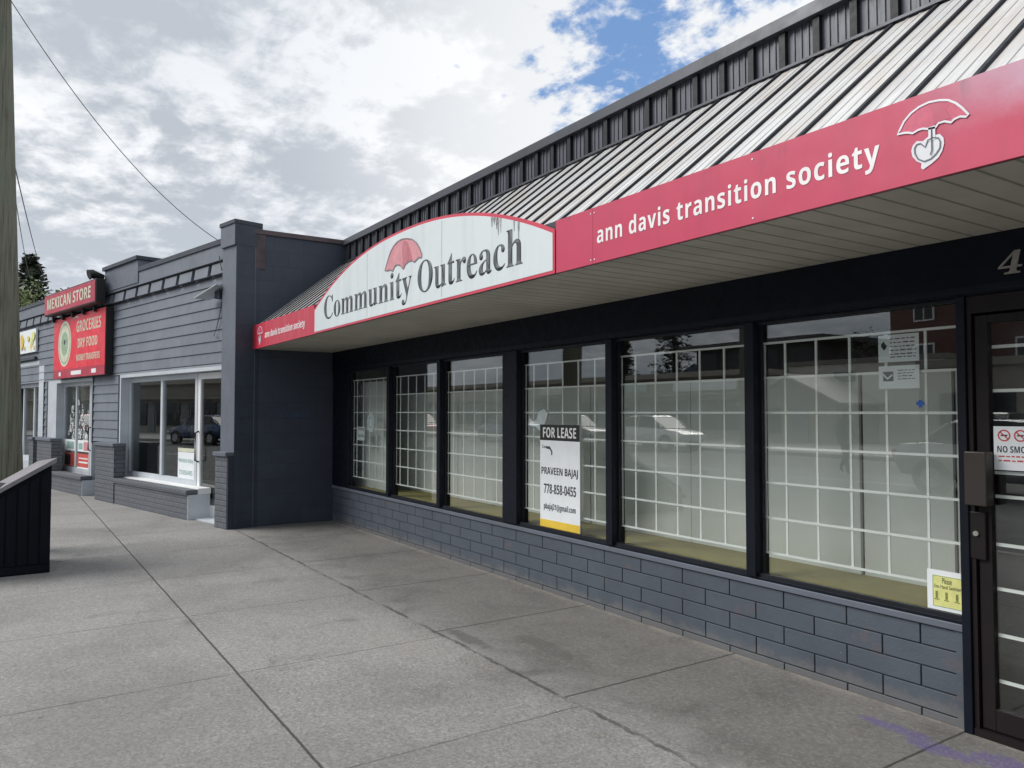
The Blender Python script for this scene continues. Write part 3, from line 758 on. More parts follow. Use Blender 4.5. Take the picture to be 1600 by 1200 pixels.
CU = [(-6.06,2.711),(-6.03,2.754),(-5.996,2.8),(-5.945,2.857),(-5.886,2.893),(-5.811,2.915),(-5.729,2.92),(-5.633,2.908),(-5.539,2.884),(-5.462,2.844),(-5.409,2.797),(-5.364,2.735),(-5.364,2.708),(-5.416,2.717),(-5.453,2.706),(-5.491,2.693),(-5.537,2.713),(-5.599,2.716),(-5.654,2.704),(-5.694,2.669),(-5.726,2.688),(-5.759,2.711),(-5.825,2.725),(-5.867,2.714),(-5.9,2.685),(-5.96,2.703),(-6.021,2.705)]
ub = flat(CU, TC, .0015, 'umbrella', M['faded_red'], cs)
flat([(-5.704,2.906),(-5.632,2.885),(-5.569,2.805),(-5.529,2.722),(-5.599,2.720),(-5.654,2.708),(-5.700,2.68),(-5.719,2.817)], FT(2.6970), .001, 'segment', M['faded_red_dark'], ub)
band(CU, .011, FT(2.6958), .001, 'outline', mat('outline_grey', (.22, .17, .19), .6, .3, 20), ub)
# seams between the sheets of the arched sign and black mould runs (marks with shapes of their own)
sm = MB()
for x in (-6.45, -5.04): sm.box(x-.004, x+.004, 2.6980, 2.6992, 2.36, 2.93)
sm.build_each('sheet_seam', mat('seam', (.42, .46, .48), .6, .1, 4), cs)
mould = mat('mould', (.26, .27, .28), .8, .4, 30)
ms = MB(); rnd = random.Random(3)
for cx in (-4.33, -4.27, -4.22, -4.30, -4.06, -4.01, -4.25):
    s = (cx+5.75)/2.12; zt = 2.585+.415*(1-abs(s)**2.25)-.024; l = rnd.uniform(.05, .13); w = rnd.uniform(.008, .02)
    ms.prism([(cx-w, 2.6986, zt), (cx+w, 2.6986, zt-.003), (cx+w*.2, 2.6986, zt-l), (cx-w*.2, 2.6986, zt-l)], (0, -.0006, 0))
ms.build('mould_run', mould, cs)

# house number
t_ = text('4', M['number'], FT(3.799), -1.690, -1.592, 2.128, 2.232, .006, 'house_number', None, SI, 1, 0, .22)
tag(t_, 'pale metal numeral 4 on the dark header above the door', 'house number')

# lease sign
ls = empty('lease_sign', (-5.1, 3.84, .52), 'tall white for-lease sign with black header and yellow foot inside the fourth window', 'sign')
YL = 3.850
MB().box(-5.345, -4.80, YL, YL+.006, .516, 1.395).build('panel', M['paper'], ls)
TL = FT(YL-.0005)
flat(rect(-5.345, -4.80, 1.262, 1.395), TL, .001, 'header_band', M['black'], ls)
flat(rect(-5.345, -4.80, .516, .592), TL, .001, 'foot_band', M['yellow'], ls)
TLL = FT(YL-.0016)
text('FOR LEASE', M['letter_white'], TLL, -5.30, -4.845, 1.285, 1.372, .001, 'lettering', ls, SB)
text('PRAVEEN BAJAJ', M['ink'], TL, -5.325, -4.825, .958, 1.035, .001, 'lettering', ls, SB)
text('778-858-0455', M['ink'], TL, -5.29, -4.85, .815, .895, .001, 'lettering', ls, SB)
text('pbajaj21@gmail.com', M['ink'], TL, -5.29, -4.855, .668, .732, .001, 'lettering', ls, SB)
text('Century', M['ink'], TL, -5.315, -5.20, 1.185, 1.222, .001, 'lettering', ls, None)
band([(-5.25, 1.20), (-5.20, 1.195), (-5.175, 1.165), (-5.18, 1.14)], .016, TL, .001, 'logo_stroke', M['ink'], ls, False)
ls.location.x -= .045
# irregular white patch at its top left corner
def jag(cx, cz, w, h, n, sd_):
    rr = random.Random(sd_); return [(cx+w*math.cos(2*math.pi*k/n)*rr.uniform(.45, 1.), cz+h*math.sin(2*math.pi*k/n)*rr.uniform(.5, 1.)) for k in range(n)]
o = flat([(-5.60, 1.40), (-5.47, 1.43), (-5.44, 1.50), (-5.36, 1.53), (-5.30, 1.49), (-5.33, 1.43), (-5.37, 1.38), (-5.30, 1.29), (-5.27, 1.25), (-5.33, 1.24), (-5.40, 1.33), (-5.47, 1.37), (-5.58, 1.38)], FT(3.868), .0015, 'white_patch', M['paper'], None)
tag(o, 'irregular white patch on the glass at the top left of the lease sign', 'decal')
def notice(name, a0, a1, b0, b1, y, label, cat='notice', m='paper'):
    e = empty(name, ((a0+a1)/2, y, b0), label, cat, None)
    MB().box(a0, a1, y, y+.002, b0, b1).build('sheet', M[m], e); return e
# two notices high in the last window
rl = random.Random(11)
def lines(e, a0, a1, zs, y, h=.006, m='ink'):
    mb = MB()
    for z in zs:
        a = a0
        while a < a1-.01:
            w = rl.uniform(.010, .03); mb.box(a, min(a1, a+w), y-.0012, y-.0002, z, z+h*rl.uniform(.7, 1.)); a += w+.007
    return mb.build('print', M[m], e)
e = notice('window_notice', -2.325, -2.108, 1.762, 1.905, 3.868, 'upper white notice taped high in the nearest window')
lines(e, -2.26, -2.12, (1.88, 1.86, 1.84, 1.82, 1.80, 1.785), 3.868); flat(jag(-2.295, 1.85, .018, .026, 9, 2), FT(3.8678), .001, 'picture', M['ink'], e)
e = notice('window_notice', -2.325, -2.108, 1.622, 1.742, 3.868, 'lower white notice with a dark picture taped in the nearest window')
lines(e, -2.22, -2.13, (1.715, 1.70, 1.685, 1.67), 3.868, .005); flat(rect(-2.30, -2.245, 1.662, 1.712), FT(3.8678), .001, 'picture', M['ink'], e)
band([(-2.30, 1.70), (-2.275, 1.675), (-2.25, 1.695)], .01, FT(3.8664), .001, 'stroke', M['paper'], e, False)
o = flat([(-2.109, 1.562), (-2.091, 1.562), (-2.091, 1.553), (-2.080, 1.553), (-2.080, 1.535), (-2.091, 1.535), (-2.091, 1.524), (-2.109, 1.524), (-2.109, 1.535), (-2.120, 1.535), (-2.120, 1.553), (-2.109, 1.553)], FT(3.857), .001, 'blue_cross', M['blue'], None)
tag(o, 'small blue cross sticker on the glass below the two white notices', 'sticker')
# yellow poster in the corner of that window
e = notice('yellow_poster', -2.082, -1.889, .514, .723, 3.855, 'yellow poster in a white border in the bottom corner of the window by the door', 'poster')
flat(rect(-2.055, -1.912, .545, .697), FT(3.8548), .001, 'yellow_sheet', M['pale_yellow'], e)
TP = FT(3.8536)
text('Please', M['ink'], TP, -2.008, -1.962, .660, .688, .0006, 'lettering', e)
text('Use Hand Sanitizer', M['ink'], TP, -2.048, -1.918, .636, .654, .0006, 'lettering', e)
ic = MB()
for cx in (-2.035, -1.988, -1.938):
    ic.box(cx-.006, cx+.006, 3.853, 3.8536, .585, .620); ic.box(cx-.012, cx+.012, 3.853, 3.8536, .578, .583)
ic.build('pictogram', mat('olive_ink', (.22, .24, .06), .6, .3, 30), e)
band(rect(-2.053, -1.914, .547, .695), .004, TP, .0005, 'border', M['green'], e)
# no smoking sign in door
e = notice('no_smoking_sign', -1.745, -1.52, 1.235, 1.435, 3.826, 'white no smoking sign with red ringed symbols on the brown door glass', 'sign')
for cx in (-1.70, -1.632):
    pts = [(cx+.024*math.cos(k*math.pi/10), 1.393+.024*math.sin(k*math.pi/10)) for k in range(20)]
    band(pts, .006, FT(3.8258), .0008, 'ring', M['stop_red'], e)
    band([(cx-.017, 1.410), (cx+.017, 1.376)], .005, FT(3.8258), .0008, 'slash', M['stop_red'], e, False)
    flat(rect(cx-.014, cx+.014, 1.390, 1.397), FT(3.8258), .0005, 'pictogram', M['ink'], e)
text('NO SMOKING', M['ink'], FT(3.8258), -1.73, -1.535, 1.315, 1.345, .0006, 'lettering', e, SB)
lines(e, -1.725, -1.54, (1.295, 1.275), 3.8258, .007, 'stop_red')
# left window notices
e = notice('window_notice', -9.545, -9.30, 1.135, 1.31, 3.868, 'small rectangular white notice in the farthest window')
lines(e, -9.52, -9.32, (1.285, 1.265, 1.20, 1.18), 3.868, .010)
pts = [(-9.10+.105*math.cos(k*math.pi/12), 1.37+.125*math.sin(k*math.pi/12)) for k in range(24)]
o = empty('round_notice', (-9.10, 3.868, 1.24), 'round white decal higher up in the farthest window', 'decal')
flat(pts, FT(3.868), .0015, 'disc', M['paper'], o)
band([(-9.10+.06*math.cos(k*math.pi/8), 1.37+.07*math.sin(k*math.pi/8)) for k in range(16)], .012, FT(3.8664), .0008, 'ring', M['poster_teal'], o)

# ================================================================ NEIGHBOUR BUILDING
nb = empty('siding_building', NF(6, -4, 0), 'grey corner building with horizontal siding, toothed cornice and painted brick piers', 'building')
UL = 15.0
def nbx(mb, u0, u1, n0, n1, z0, z1): return mb.box(u0, u1, n0, n1, z0, z1, NF)
# side wall (party wall) facing the storefront
sw = MB().prism([(-10.3, 2.70, 0), (-10.3, 14, 0), (-10.55, 14, 0), (-10.55, 2.70, 0)], (0, 0, 3.86)); sw.build('side_wall', M['navy_wall'], nb)
cp = MB().box(-10.56, -10.275, 2.69, 14, 3.862, 3.925); cp.build('coping', mat('brown_flashing', (.075, .055, .060), .5, .25, 3), nb, bevel=.004)
MB().box(-10.299, -10.285, 2.69, 2.735, 0, 3.86).build('corner_strip', mat('corner_strip', (.085, .10, .125), .5, .1, 3), nb)
MB().box(-10.2985, -10.287, 2.736, 2.86, 3.40, 3.86).build('flashing', mat('rust_flashing', (.060, .044, .050), .6, .3, 6), nb)
# body behind the front
body = MB(); fp = [NF(.02, -.45, 0), NF(UL, -.45, 0), NF(UL, -10, 0), (-10.55, 14, 0), (-10.55, 2.9, 0)]
body.prism(fp, (0, 0, 0))
body = MB()
nbx(body, .45, UL, -9.8, -2.6, 0, 3.4)
body.build('wall', M['beige_wall'], nb)
# siding boards: real laps
sd_ = MB()
def clap(u0, u1, z0, z1, st=.154):
    z = z1
    while z > z0+.01:
        zb_ = max(z0, z-st)
        P = [(-.06, zb_), (.022, zb_), (.006, z), (-.06, z)]
        sd_.sweep(P, [lambda a, b: NF(u0, a, b), lambda a, b: NF(u1, a, b)])
        z = zb_
clap(.36, UL, 2.135, 3.56)            # band above the openings
for a, b in ((.36, .50), (4.44, 5.72), (8.52, 8.75), (11.6, UL)): clap(a, b, .98, 2.135)
sd_.build('siding', M['siding'], nb)
bk_ = MB(); nbx(bk_, .0, UL, -.25, -.07, 2.14, 3.75)
for a, b in ((0, .48), (4.46, 5.70), (8.54, 8.73), (11.62, UL)): nbx(bk_, a, b, -.45, -.07, 0, 2.14)
bk_.build('front_wall', M['trim'], nb)
# corner boards beside the openings
cb = MB()
for u0, u1, in ((.475, .515), (4.40, 4.445), (5.71, 5.755), (8.48, 8.53), (8.74, 8.78), (11.57, 11.62)): nbx(cb, u0, u1, -.14, .028, .95, 2.134)
cb.build_each('corner_board', M['dark_trim'], nb)
# frieze, dentils, cap
fz = MB(); nbx(fz, .36, UL, -.2, .085, 3.562, 3.77); fz.build('frieze', M['siding'], nb)
u_ = .42
dn = MB()
while u_ < UL-.6:
    dn.sweep([(.024, 3.385), (.078, 3.385), (.056, 3.535), (.024, 3.535)], [lambda a, b, q=u_: NF(q, a, b), lambda a, b, q=u_: NF(q+.43, a, b)])
    u_ += .535
dn.build('dentil', M['siding'], nb)
fs = MB(); nbx(fs, .375, UL, .023, .030, 3.36, 3.561); fs.build('painted_cornice_shadow', M['charcoal'], nb)  # charcoal sheet stands in for shade under the frieze and between dentils
pcp = MB(); nbx(pcp, .36, 3.45, -.25, .105, 3.771, 3.845); nbx(pcp, 4.98, UL, -.25, .105, 3.771, 3.845)
pcp.build_each('parapet_cap', M['dark_trim'], nb, bevel=.004)
# raised blocks
rk = MB(); nbx(rk, 3.452, 4.978, -.25, .10, 3.60, 3.97); rk.build('parapet_block', M['trim'], nb)
rk = MB(); nbx(rk, 3.42, 5.01, -.28, .14, 3.971, 4.035); rk.build('parapet_cap', M['dark_trim'], nb, bevel=.004)
# corner pilaster
pi_ = MB(); nbx(pi_, -.03, .37, -.12, .13, 0, 3.68); pi_.build('pilaster', M['trim'], nb, bevel=.003)
pi_ = MB(); nbx(pi_, -.035, .375, -.2, .16, 3.681, 3.955); pi_.build('pilaster_head', M['trim'], nb)
pi_ = MB(); nbx(pi_, -.05, .39, -.22, .175, 3.956, 4.01); pi_.build('pilaster_cap', M['dark_trim'], nb, bevel=.004)
pi_ = MB(); nbx(pi_, -.042, -.0305, -.24, .14, 0, 3.68); pi_.build('pilaster_shaded_side', M['navy_wall'], nb)  # darker plate, shade of the side face put into its colour
pi_ = MB(); nbx(pi_, -.0465, -.0355, -.22, .165, 3.681, 3.954); pi_.build('pilaster_shaded_side', M['dark_trim'], nb)  # same for the head: side shade painted as a darker plate
# brick half piers
for u0, u1 in ((.0, .33), (4.03, 4.93), (7.45, 8.42), (8.70, 9.0)):
    mb = MB(); lo = .131 if u0 == 0 else .03
    nbx(mb, u0, u1, lo, .215, 0, .93)
    pr = mb.build('pier', M['pier'], nb)
    mb = MB(); nbx(mb, u0-.02, u1+.02, lo, .245, .931, .985); mb.build('pier_cap', M['trim'], pr, bevel=.006)
mb = MB(); nbx(mb, -.03, -.003, .131, .212, 0, .93); mb.build('pier_shaded_side', M['dark_trim'], nb)  # dark plate paints the shade on the side of the brick pier
# ---- bay next to the corner: low brick bench, window, door
mb = MB(); nbx(mb, 1.21, 4.028, -.12, .20, 0, .345); st1 = mb.build('brick_bench', M['stub'], nb)
mb = MB(); nbx(mb, 1.19, 4.028, .06, .225, .346, .415); mb.build('brick_edge', M['pier'], st1, bevel=.005)
mb = MB(); nbx(mb, 1.19, 4.40, -.13, .0595, .346, .428); mb.build('sill', M['white'], st1, bevel=.004)
mb = MB(); nbx(mb, 1.196, 1.2095, -.12, .198, 0, .345); mb.build('bench_end', M['white_frame'], st1)
# jambs and head
jm = MB(); nbx(jm, 4.34, 4.40, -.17, .02, .428, 2.134); nbx(jm, .515, .56, -.17, .02, 0, 2.134); nbx(jm, .56, 4.34, -.17, .02, 2.08, 2.134)
jm.build_each('opening_jamb', M['white_frame'], nb)
def shopwin(u0, u1, z0, z1, n, muls, par, fm='white_frame', t=.05):
    mb = MB()
    nbx(mb, u0, u1, n-.03, n+.03, z0, z0+t); nbx(mb, u0, u1, n-.03, n+.03, z1-t, z1)
    nbx(mb, u0, u0+t, n-.03, n+.03, z0+t, z1-t); nbx(mb, u1-t, u1, n-.03, n+.03, z0+t, z1-t)
    for m_ in muls: nbx(mb, m_-t/2, m_+t/2, n-.03, n+.035, z0+t, z1-t)
    w = mb.build('window', M[fm], par, bevel=.004)
    mb = MB(); nbx(mb, u0+t*.5, u1-t*.5, n-.004, n+.004, z0+t*.5, z1-t*.5); mb.build('glass', M['glass_dark'], w)
    return w
shopwin(1.64, 4.338, .43, 2.078, -.14, [2.93], nb, t=.08)
def shopdoor(u0, u1, n, par, z1=2.07):
    mb = MB(); t = .085
    nbx(mb, u0, u0+t, n-.025, n+.025, .02, z1); nbx(mb, u1-t, u1, n-.025, n+.025, .02, z1)
    nbx(mb, u0+t, u1-t, n-.025, n+.025, .02, .18); nbx(mb, u0+t, u1-t, n-.025, n+.025, z1-.09, z1)
    d = mb.build('door', M['white'], par, bevel=.004)
    mb = MB(); nbx(mb, u0+t*.5, u1-t*.5, n-.004, n+.004, .12, z1-.05); mb.build('glass', M['glass_dark'], d)
    mb = MB(); mb.tube([NF(u1-.055, n+.03, .78), NF(u1-.055, n+.08, .80), NF(u1-.055, n+.08, 1.20), NF(u1-.055, n+.03, 1.22)], .014, 8); mb.build('handle', M['charcoal'], d)
    return d
shopdoor(.57, 1.63, -.14, nb)
mb = MB(); nbx(mb, .57, 1.69, -.16, .10, 0, .019); mb.build('threshold', M['white_frame'], nb)
# ---- bay under the red sign
mb = MB(); nbx(mb, 5.66, 7.44, -.12, .20, 0, .275); st2 = mb.build('brick_bench', M['stub'], nb)
mb = MB(); nbx(mb, 5.65, 7.44, .03, .225, .276, .35); mb.build('brick_edge', M['pier'], st2, bevel=.005)
mb = MB(); nbx(mb, 5.645, 5.6595, -.12, .198, 0, .275); mb.build('bench_end', M['white_frame'], st2)
jm = MB(); nbx(jm, 7.9, 8.48, -.17, .02, .36, 2.134); nbx(jm, 5.755, 5.80, -.17, .02, 0, 2.134); nbx(jm, 5.80, 7.9, -.17, .02, 2.08, 2.134)
jm.build_each('opening_jamb', M['white_frame'], nb)
shopwin(6.26, 7.9, .352, 2.078, -.14, [7.09], nb, t=.07)
mb = MB(); nbx(mb, 5.8, 6.255, -.17, .02, 0, .30)
shopdoor(5.80, 6.25, -.14, nb)
mb = MB(); nbx(mb, 6.26, 8.48, -.2, -.11, .0, .351); mb.build('window_apron', M['white_frame'], nb)
# ---- far bay
jm = MB(); nbx(jm, 8.78, 9.15, -.17, .02, 0, 2.50); nbx(jm, 9.15, 11.57, -.17, .02, 2.52, 2.60); jm.build_each('opening_jamb', M['white_frame'], nb)
shopwin(9.15, 11.57, .45, 2.51, -.14, [9.97, 10.8], nb, t=.08)
mb = MB(); nbx(mb, 9.15, 11.57, -.11, -.08, 2.05, 2.14); mb.build('transom', M['white_frame'], nb)
mb = MB(); nbx(mb, 9.0, 11.6, -.2, .1, 0, .448); mb.build('window_apron', M['white_frame'], nb)
# interior
it = MB(); nbx(it, .4, UL, -2.6, -2.55, 0, 3.3); nbx(it, .3, .38, -2.55, -.3, 0, 3.3); nbx(it, 5.0, 5.1, -2.55, -.3, 0, 3.3); nbx(it, .4, UL, -2.55, -.3, 2.75, 2.8)
it.build('interior', M['dark_room'], nb)
rf2 = MB(); nbx(rf2, .3, UL, -10, -.26, 3.40, 3.5); rf2.build('roof', M['roof_grey'], nb)
# goods behind glass: dark rack and shop boxes
rk = empty('shop_rack', NF(3.6, -.9, 0), 'dark rack of goods inside the clothing window of the siding building', 'rack')
mb = MB(); rr = random.Random(5)
for k in range(26):
    uu = 2.9+rr.random()*1.2; z = .4+rr.random()*1.1; w = rr.uniform(.06, .16)
    nbx(mb, uu, uu+w, -.9-rr.random()*.3, -.8, z, z+rr.uniform(.05, .22))
mb.build('goods', M['skin_goods'], rk)
mb = MB(); nbx(mb, 2.85, 4.25, -1.3, -1.25, 0, 1.8); mb.build('backing', M['black'], rk)
# posters and notices on that building
def nnotice(name, u0, u1, z0, z1, n, label, cat='poster', m='paper'):
    e = empty(name, NF((u0+u1)/2, n, z0), label, cat)
    mb = MB(); nbx(mb, u0, u1, n, n+.004, z0, z1); mb.build('sheet', M[m], e); return e
e = nnotice('lease_notice', 1.76, 2.33, .46, .90, -.132, 'small white lease notice low in the window beside the white shop door', 'notice')
text('PRAVEEN BAJAJ', M['poster_teal'], NT(-.1275), -2.30, -1.79, .73, .80, .001, 'lettering', e, SB)
text('778-858-0455', M['poster_teal'], NT(-.1275), -2.28, -1.81, .56, .63, .001, 'lettering', e, SB)
mb = MB(); nbx(mb, 1.76, 2.33, -.1275, -.1265, .905, .96); mb.build('yellow_strip', M['cream'], e)
e = nnotice('shop_poster', 6.34, 7.03, .44, .70, -.132, 'red poster under the panes right of the mullion beneath the red sign', m='poster_red')
mb = MB(); nbx(mb, 6.30, 7.05, -.1275, -.1265, .395, .44); nbx(mb, 6.42, 6.95, -.1275, -.1268, .52, .55); nbx(mb, 6.42, 6.95, -.1275, -.1268, .60, .62); mb.build('print', M['paper'], e)
e = nnotice('shop_poster', 7.15, 7.84, .44, .70, -.132, 'darker red poster left of the mullion beneath the red sign', m='poster_red')
mb = MB(); nbx(mb, 7.45, 7.80, -.1275, -.1265, .46, .66); mb.build('picture', M['ink'], e)
e = nnotice('shop_poster', 6.34, 7.03, .74, .96, -.132, 'pink and white poster above the right red poster', m='paper')
mb = MB(); nbx(mb, 6.38, 6.68, -.1275, -.1265, .76, .93); mb.build('picture', M['faded_red'], e)
mb = MB(); nbx(mb, 6.74, 6.98, -.1275, -.1265, .78, .90); mb.build('picture', M['poster_teal'], e)
e = nnotice('shop_poster', 7.15, 7.84, .74, .96, -.132, 'white and green poster above the left red poster', m='paper')
mb = MB(); nbx(mb, 7.25, 7.70, -.1275, -.1265, .78, .92); mb.build('picture', M['poster_teal'], e)
# white lace of window decals in an arch
dc = MB(); rr = random.Random(9)
for k in range(60):
    t_ = rr.random(); uu = 7.60-1.15*t_; z = 1.0+rr.random()*(.75-.5*abs(t_-.5)); r_ = rr.uniform(.02, .05)
    pts = [NF(uu+r_*math.cos(q*math.pi/3), -.130, z+1.5*r_*math.sin(q*math.pi/3)) for q in range(6)]
    d = Vector(NF(0, .001+.0001*k/60, 0))-Vector(NF(0, 0, 0))
    for q in range(6): dc.prism([pts[q], pts[(q+1) % 6], tuple(Vector(pts[(q+1) % 6])*.7+Vector(NF(uu, -.13, z))*.3), tuple(Vector(pts[q])*.7+Vector(NF(uu, -.13, z))*.3)], d)
tag(dc.build('window_decal', M['paper']), 'white lace of decals over the panes beneath the big red sign', 'decal')
e = nnotice('menu_board', 6.30, 6.95, 1.80, 2.02, -.5, 'tan board hanging inside the grocery window', 'board', m='cream')
e = nnotice('menu_board', 6.28, 6.9, 1.25, 1.72, -.5, 'yellowish board lower inside the grocery window', 'board', m='yellow')
# ---- red box sign
b1 = empty('box_sign', NF(6, .25, 3.35), 'narrow dark red light box sign with pale lettering above the cornice line', 'sign')
PBT = [(-7.98, 3.43), (-4.705, 3.345), (-4.705, 3.775), (-7.98, 3.82)]
mb = MB(); nbx(mb, 4.74, 7.72, .16, .315, 3.385, 3.80); mb.build('housing', M['black'], b1, bevel=.01)
mb = MB(); nbx(mb, 4.77, 7.69, .316, .322, 3.41, 3.775); mb.build('face', M['sign_red_dark'], b1)
text('MEXICAN STORE', M['cream'], NT(.3225), -7.50, -4.98, 3.49, 3.70, .003, 'lettering', b1, SB)
mb = MB()
for u_ in (5.2, 5.8, 6.4, 7.0, 7.6): nbx(mb, u_, u_+.05, .03, .20, 3.28, 3.384)
mb.build_each('bracket', M['black'], b1)
b2 = empty('panel_sign', NF(6.2, .1, 2.15), 'big square red sign with oval cream emblem and pale grocery lettering', 'sign')
mb = MB(); nbx(mb, 4.73, 7.66, .03, .145, 2.15, 3.325); mb.build('housing', M['black'], b2)
mb = MB(); nbx(mb, 4.75, 7.65, .146, .152, 2.325, 3.32); mb.build('face', M['sign_red'], b2)
mb = MB(); nbx(mb, 4.75, 7.65, .146, .1525, 2.155, 2.324); mb.build('foot_strip', M['sign_red_dark'], b2)
TB = NT(.1525)
text('GROCERIES', M['cream'], TB, -6.28, -4.96, 2.985, 3.195, .002, 'lettering', b2, SB)
text('DRY FOOD', M['cream'], TB, -6.19, -5.13, 2.690, 2.865, .002, 'lettering', b2, SB)
text('MONEY TRANSFERS', M['cream'], TB, -6.26, -5.0, 2.450, 2.570, .002, 'lettering', b2, SB)
ov = lambda rx_, rz, n=32: [(-6.97+rx_*math.cos(2*math.pi*k/n), 2.815+rz*math.sin(2*math.pi*k/n)) for k in range(n)]
flat(ov(.39, .44), TB, .002, 'emblem', M['cream'], b2)
em = band(ov(.33, .375), .03, NT(.1548), .001, 'emblem_ring', M['green'], b2)
flat(ov(.20, .23), NT(.1548), .001, 'emblem_centre', M['green'], b2)
flat([(a, b+.03) for a, b in ov(.05, .05, 10)], NT(.1562), .001, 'emblem_mark', M['ink'], b2)
mb = MB()
for a, b in ((7.30, 7.18), (6.56, 5.98), (5.42, 5.18)): nbx(mb, b, a, .153, .1545, 2.20, 2.275)
nbx(mb, 6.2, 6.5, .1525, .154, 3.262, 3.295)
mb.build('strip_print', M['letter_white'], b2)
# ---- yellow-white sign
b3 = empty('floral_sign', NF(10.2, .05, 2.8), 'white and yellow shop sign above the far window behind the utility pole', 'sign')
mb = MB(); nbx(mb, 9.26, 11.25, .03, .07, 2.80, 3.30); mb.build('board', M['paper'], b3)
rr = random.Random(4)
for k in range(16):
    cx = -9.36-1.1*rr.random(); cz = 2.88+rr.random()*.28; r_ = rr.uniform(.06, .13)
    flat([(cx+r_*math.cos(q*.785)*rr.uniform(.6, 1), cz+r_*math.sin(q*.785)*rr.uniform(.6, 1)) for q in range(8)], NT(.0705+.0012*k), .001, 'petal', M['yellow' if k % 3 else 'pale_yellow'], b3)
mb = MB(); nbx(mb, 9.3, 10.9, .03, .08, 2.64, 2.70); mb.build('lower_rail', M['dark_trim'], b3)
# ---- hooded wall light with cable
wl = empty('wall_light', NF(.55, .05, 3.05), 'angled metal hood of a wall light near the pilaster', 'light')
mb = MB().prism([NF(.38, .03, 3.20), NF(.38, .22, 3.20), NF(.86, .30, 3.06), NF(.86, .08, 3.06)], (0, 0, -.012)); mb.build('hood', M['white_frame'], wl)
mb = MB(); nbx(mb, .44, .58, .03, .14, 3.03, 3.13); mb.build('bracket', M['dark_trim'], wl)
tag(MB().tube([NF(.50, .12, 3.60), NF(.52, .06, 3.36), NF(.53, .04, 3.10), NF(.60, .04, 2.9), NF(.72, .04, 2.66), NF(.80, .04, 2.55), NF(.68, .04, 2.53)], .006, 6).build('wall_cable', M['cable']), 'thin black cable hanging down the siding beside the pilaster', 'cable')
tag(MB().tube([NF(4.98, .12, 3.86), NF(4.98, .30, 3.90), NF(4.98, .36, 3.88)], [.05, .08, .09], 12).build('floodlight', M['black']), 'black floodlight on the raised parapet block above the red signs', 'light')

# graffiti scribbles on the side wall
gf = MB()
def scr_(pts, w, z=0): 
    for q in ring(pts, w, False): gf.prism([(-10.2992, a, b) for a, b in q], (.0006, 0, 0))
a_ = 3.10
for k, ch in enumerate(([(0,0),(0,.10),(.06,.12)],[(.02,.05),(.07,.06)],[(0,0),(.07,0)],[(0,.1),(.04,.0),(.07,.11)],[(0,.0),(.0,.11),(.06,.06),(0,.04)],[(0,.0),(.03,.11),(.06,0)],[(.0,.1),(.07,.1),(.03,.0)])):
    scr_([(a_+k*.055+p[0]*.7, 1.43+p[1]*.7) for p in ch], .014)
tag(gf.build('graffiti', mat('graffiti_blue', (.025, .07, .16), .6, .3, 20)), 'faded blue graffiti scrawl on the dark block side wall', 'graffiti')

# ================================================================ STREET FURNITURE
# slatted box with sloping top
bn = empty('slatted_bin', (-8.5, -.1, 0), 'dark navy slatted box with sloping weathered top at the kerb edge', 'street box')
A0, A1 = (-8.455, .383), (-8.41, -.95); B0, B1 = (-9.25, .30), (-9.2, -1.0)
def tz(y): return .775+.60*y
bp_ = MB()
zb0 = lambda p: (p[0], p[1], .0); ztp = lambda p: (p[0], p[1], max(.35, tz(p[1])))
body_ = MB(); q = [A0, A1, B1, B0]
i = 0; body_.v = [zb0(p) for p in q]+[ztp(p) for p in q]
body_.f = [(0, 1, 2, 3), (4, 7, 6, 5), (0, 4, 5, 1), (1, 5, 6, 2), (2, 6, 7, 3), (3, 7, 4, 0)]
body_.build('body', M['bin'], bn)
slt = MB(); n_ = 15
for k in range(n_):
    f0 = (k+.08)/n_; f1 = (k+.92)/n_
    pa = [A0[i]+(A1[i]-A0[i])*f0 for i in (0, 1)]; pb_ = [A0[i]+(A1[i]-A0[i])*f1 for i in (0, 1)]
    slt.prism([(pa[0]+.001, pa[1], .085), (pb_[0]+.001, pb_[1], .085), (pb_[0]+.001, pb_[1], tz(pb_[1])-.045), (pa[0]+.001, pa[1], tz(pa[1])-.045)], (.012, 0, 0))
slt.prism([(A0[0]+.001, A0[1], .012), (A1[0]+.001, A1[1], .012), (A1[0]+.001, A1[1], .080), (A0[0]+.001, A0[1], .080)], (.022, 0, 0))
slt.build('slat', M['bin'], bn, bevel=.003)
tp = MB(); q2 = [(A0[0]+.05, A0[1]+.04), (A1[0]+.05, A1[1]-.04), (B1[0]-.03, B1[1]-.04), (B0[0]-.03, B0[1]-.0)]
tp.v = [(a, b, tz(b)+.0) for a, b in q2]+[(a, b, tz(b)+.045) for a, b in q2]; tp.f = body_.f
tp.build('sloping_top', M['bin_top'], bn, bevel=.004)

# utility pole
pr_ = []; pz = []
for k in range(25):
    z = k*.42; pr_.append((-9.95, -.0343*z+.045, z)); pz.append(.175-.0065*z)
up = MB().tube(pr_, pz, 22)
pole = empty('utility_pole', (-9.95, -.04, 0), 'weathered wooden utility pole leaning slightly behind the slatted box', 'utility pole', None)
up.build('shaft', M['pole'], pole, smooth_=True)
MB().box(-10.01, -9.89, -1.5, .72, 9.2, 9.32).build('crossarm', M['pole'], pole)
ins = MB()
for y in (-1.4, -.9, .2, .6): ins.tube([(-9.95, y, 9.32), (-9.95, y, 9.46)], [.05, .03], 8)
ins.build('insulator', M['charcoal'], pole)
def wire(name, a, b, sag, label, r=.009, n=24):
    a, b = Vector(a), Vector(b)
    pts = [a.lerp(b, k/n)-Vector((0, 0, sag*4*(k/n)*(1-k/n))) for k in range(n+1)]
    return tag(MB().tube(pts, r, 6).build(name, M['cable'], None, smooth_=True), label, 'wire')
WIRE_A = (-9.8, -.10, 6.06)
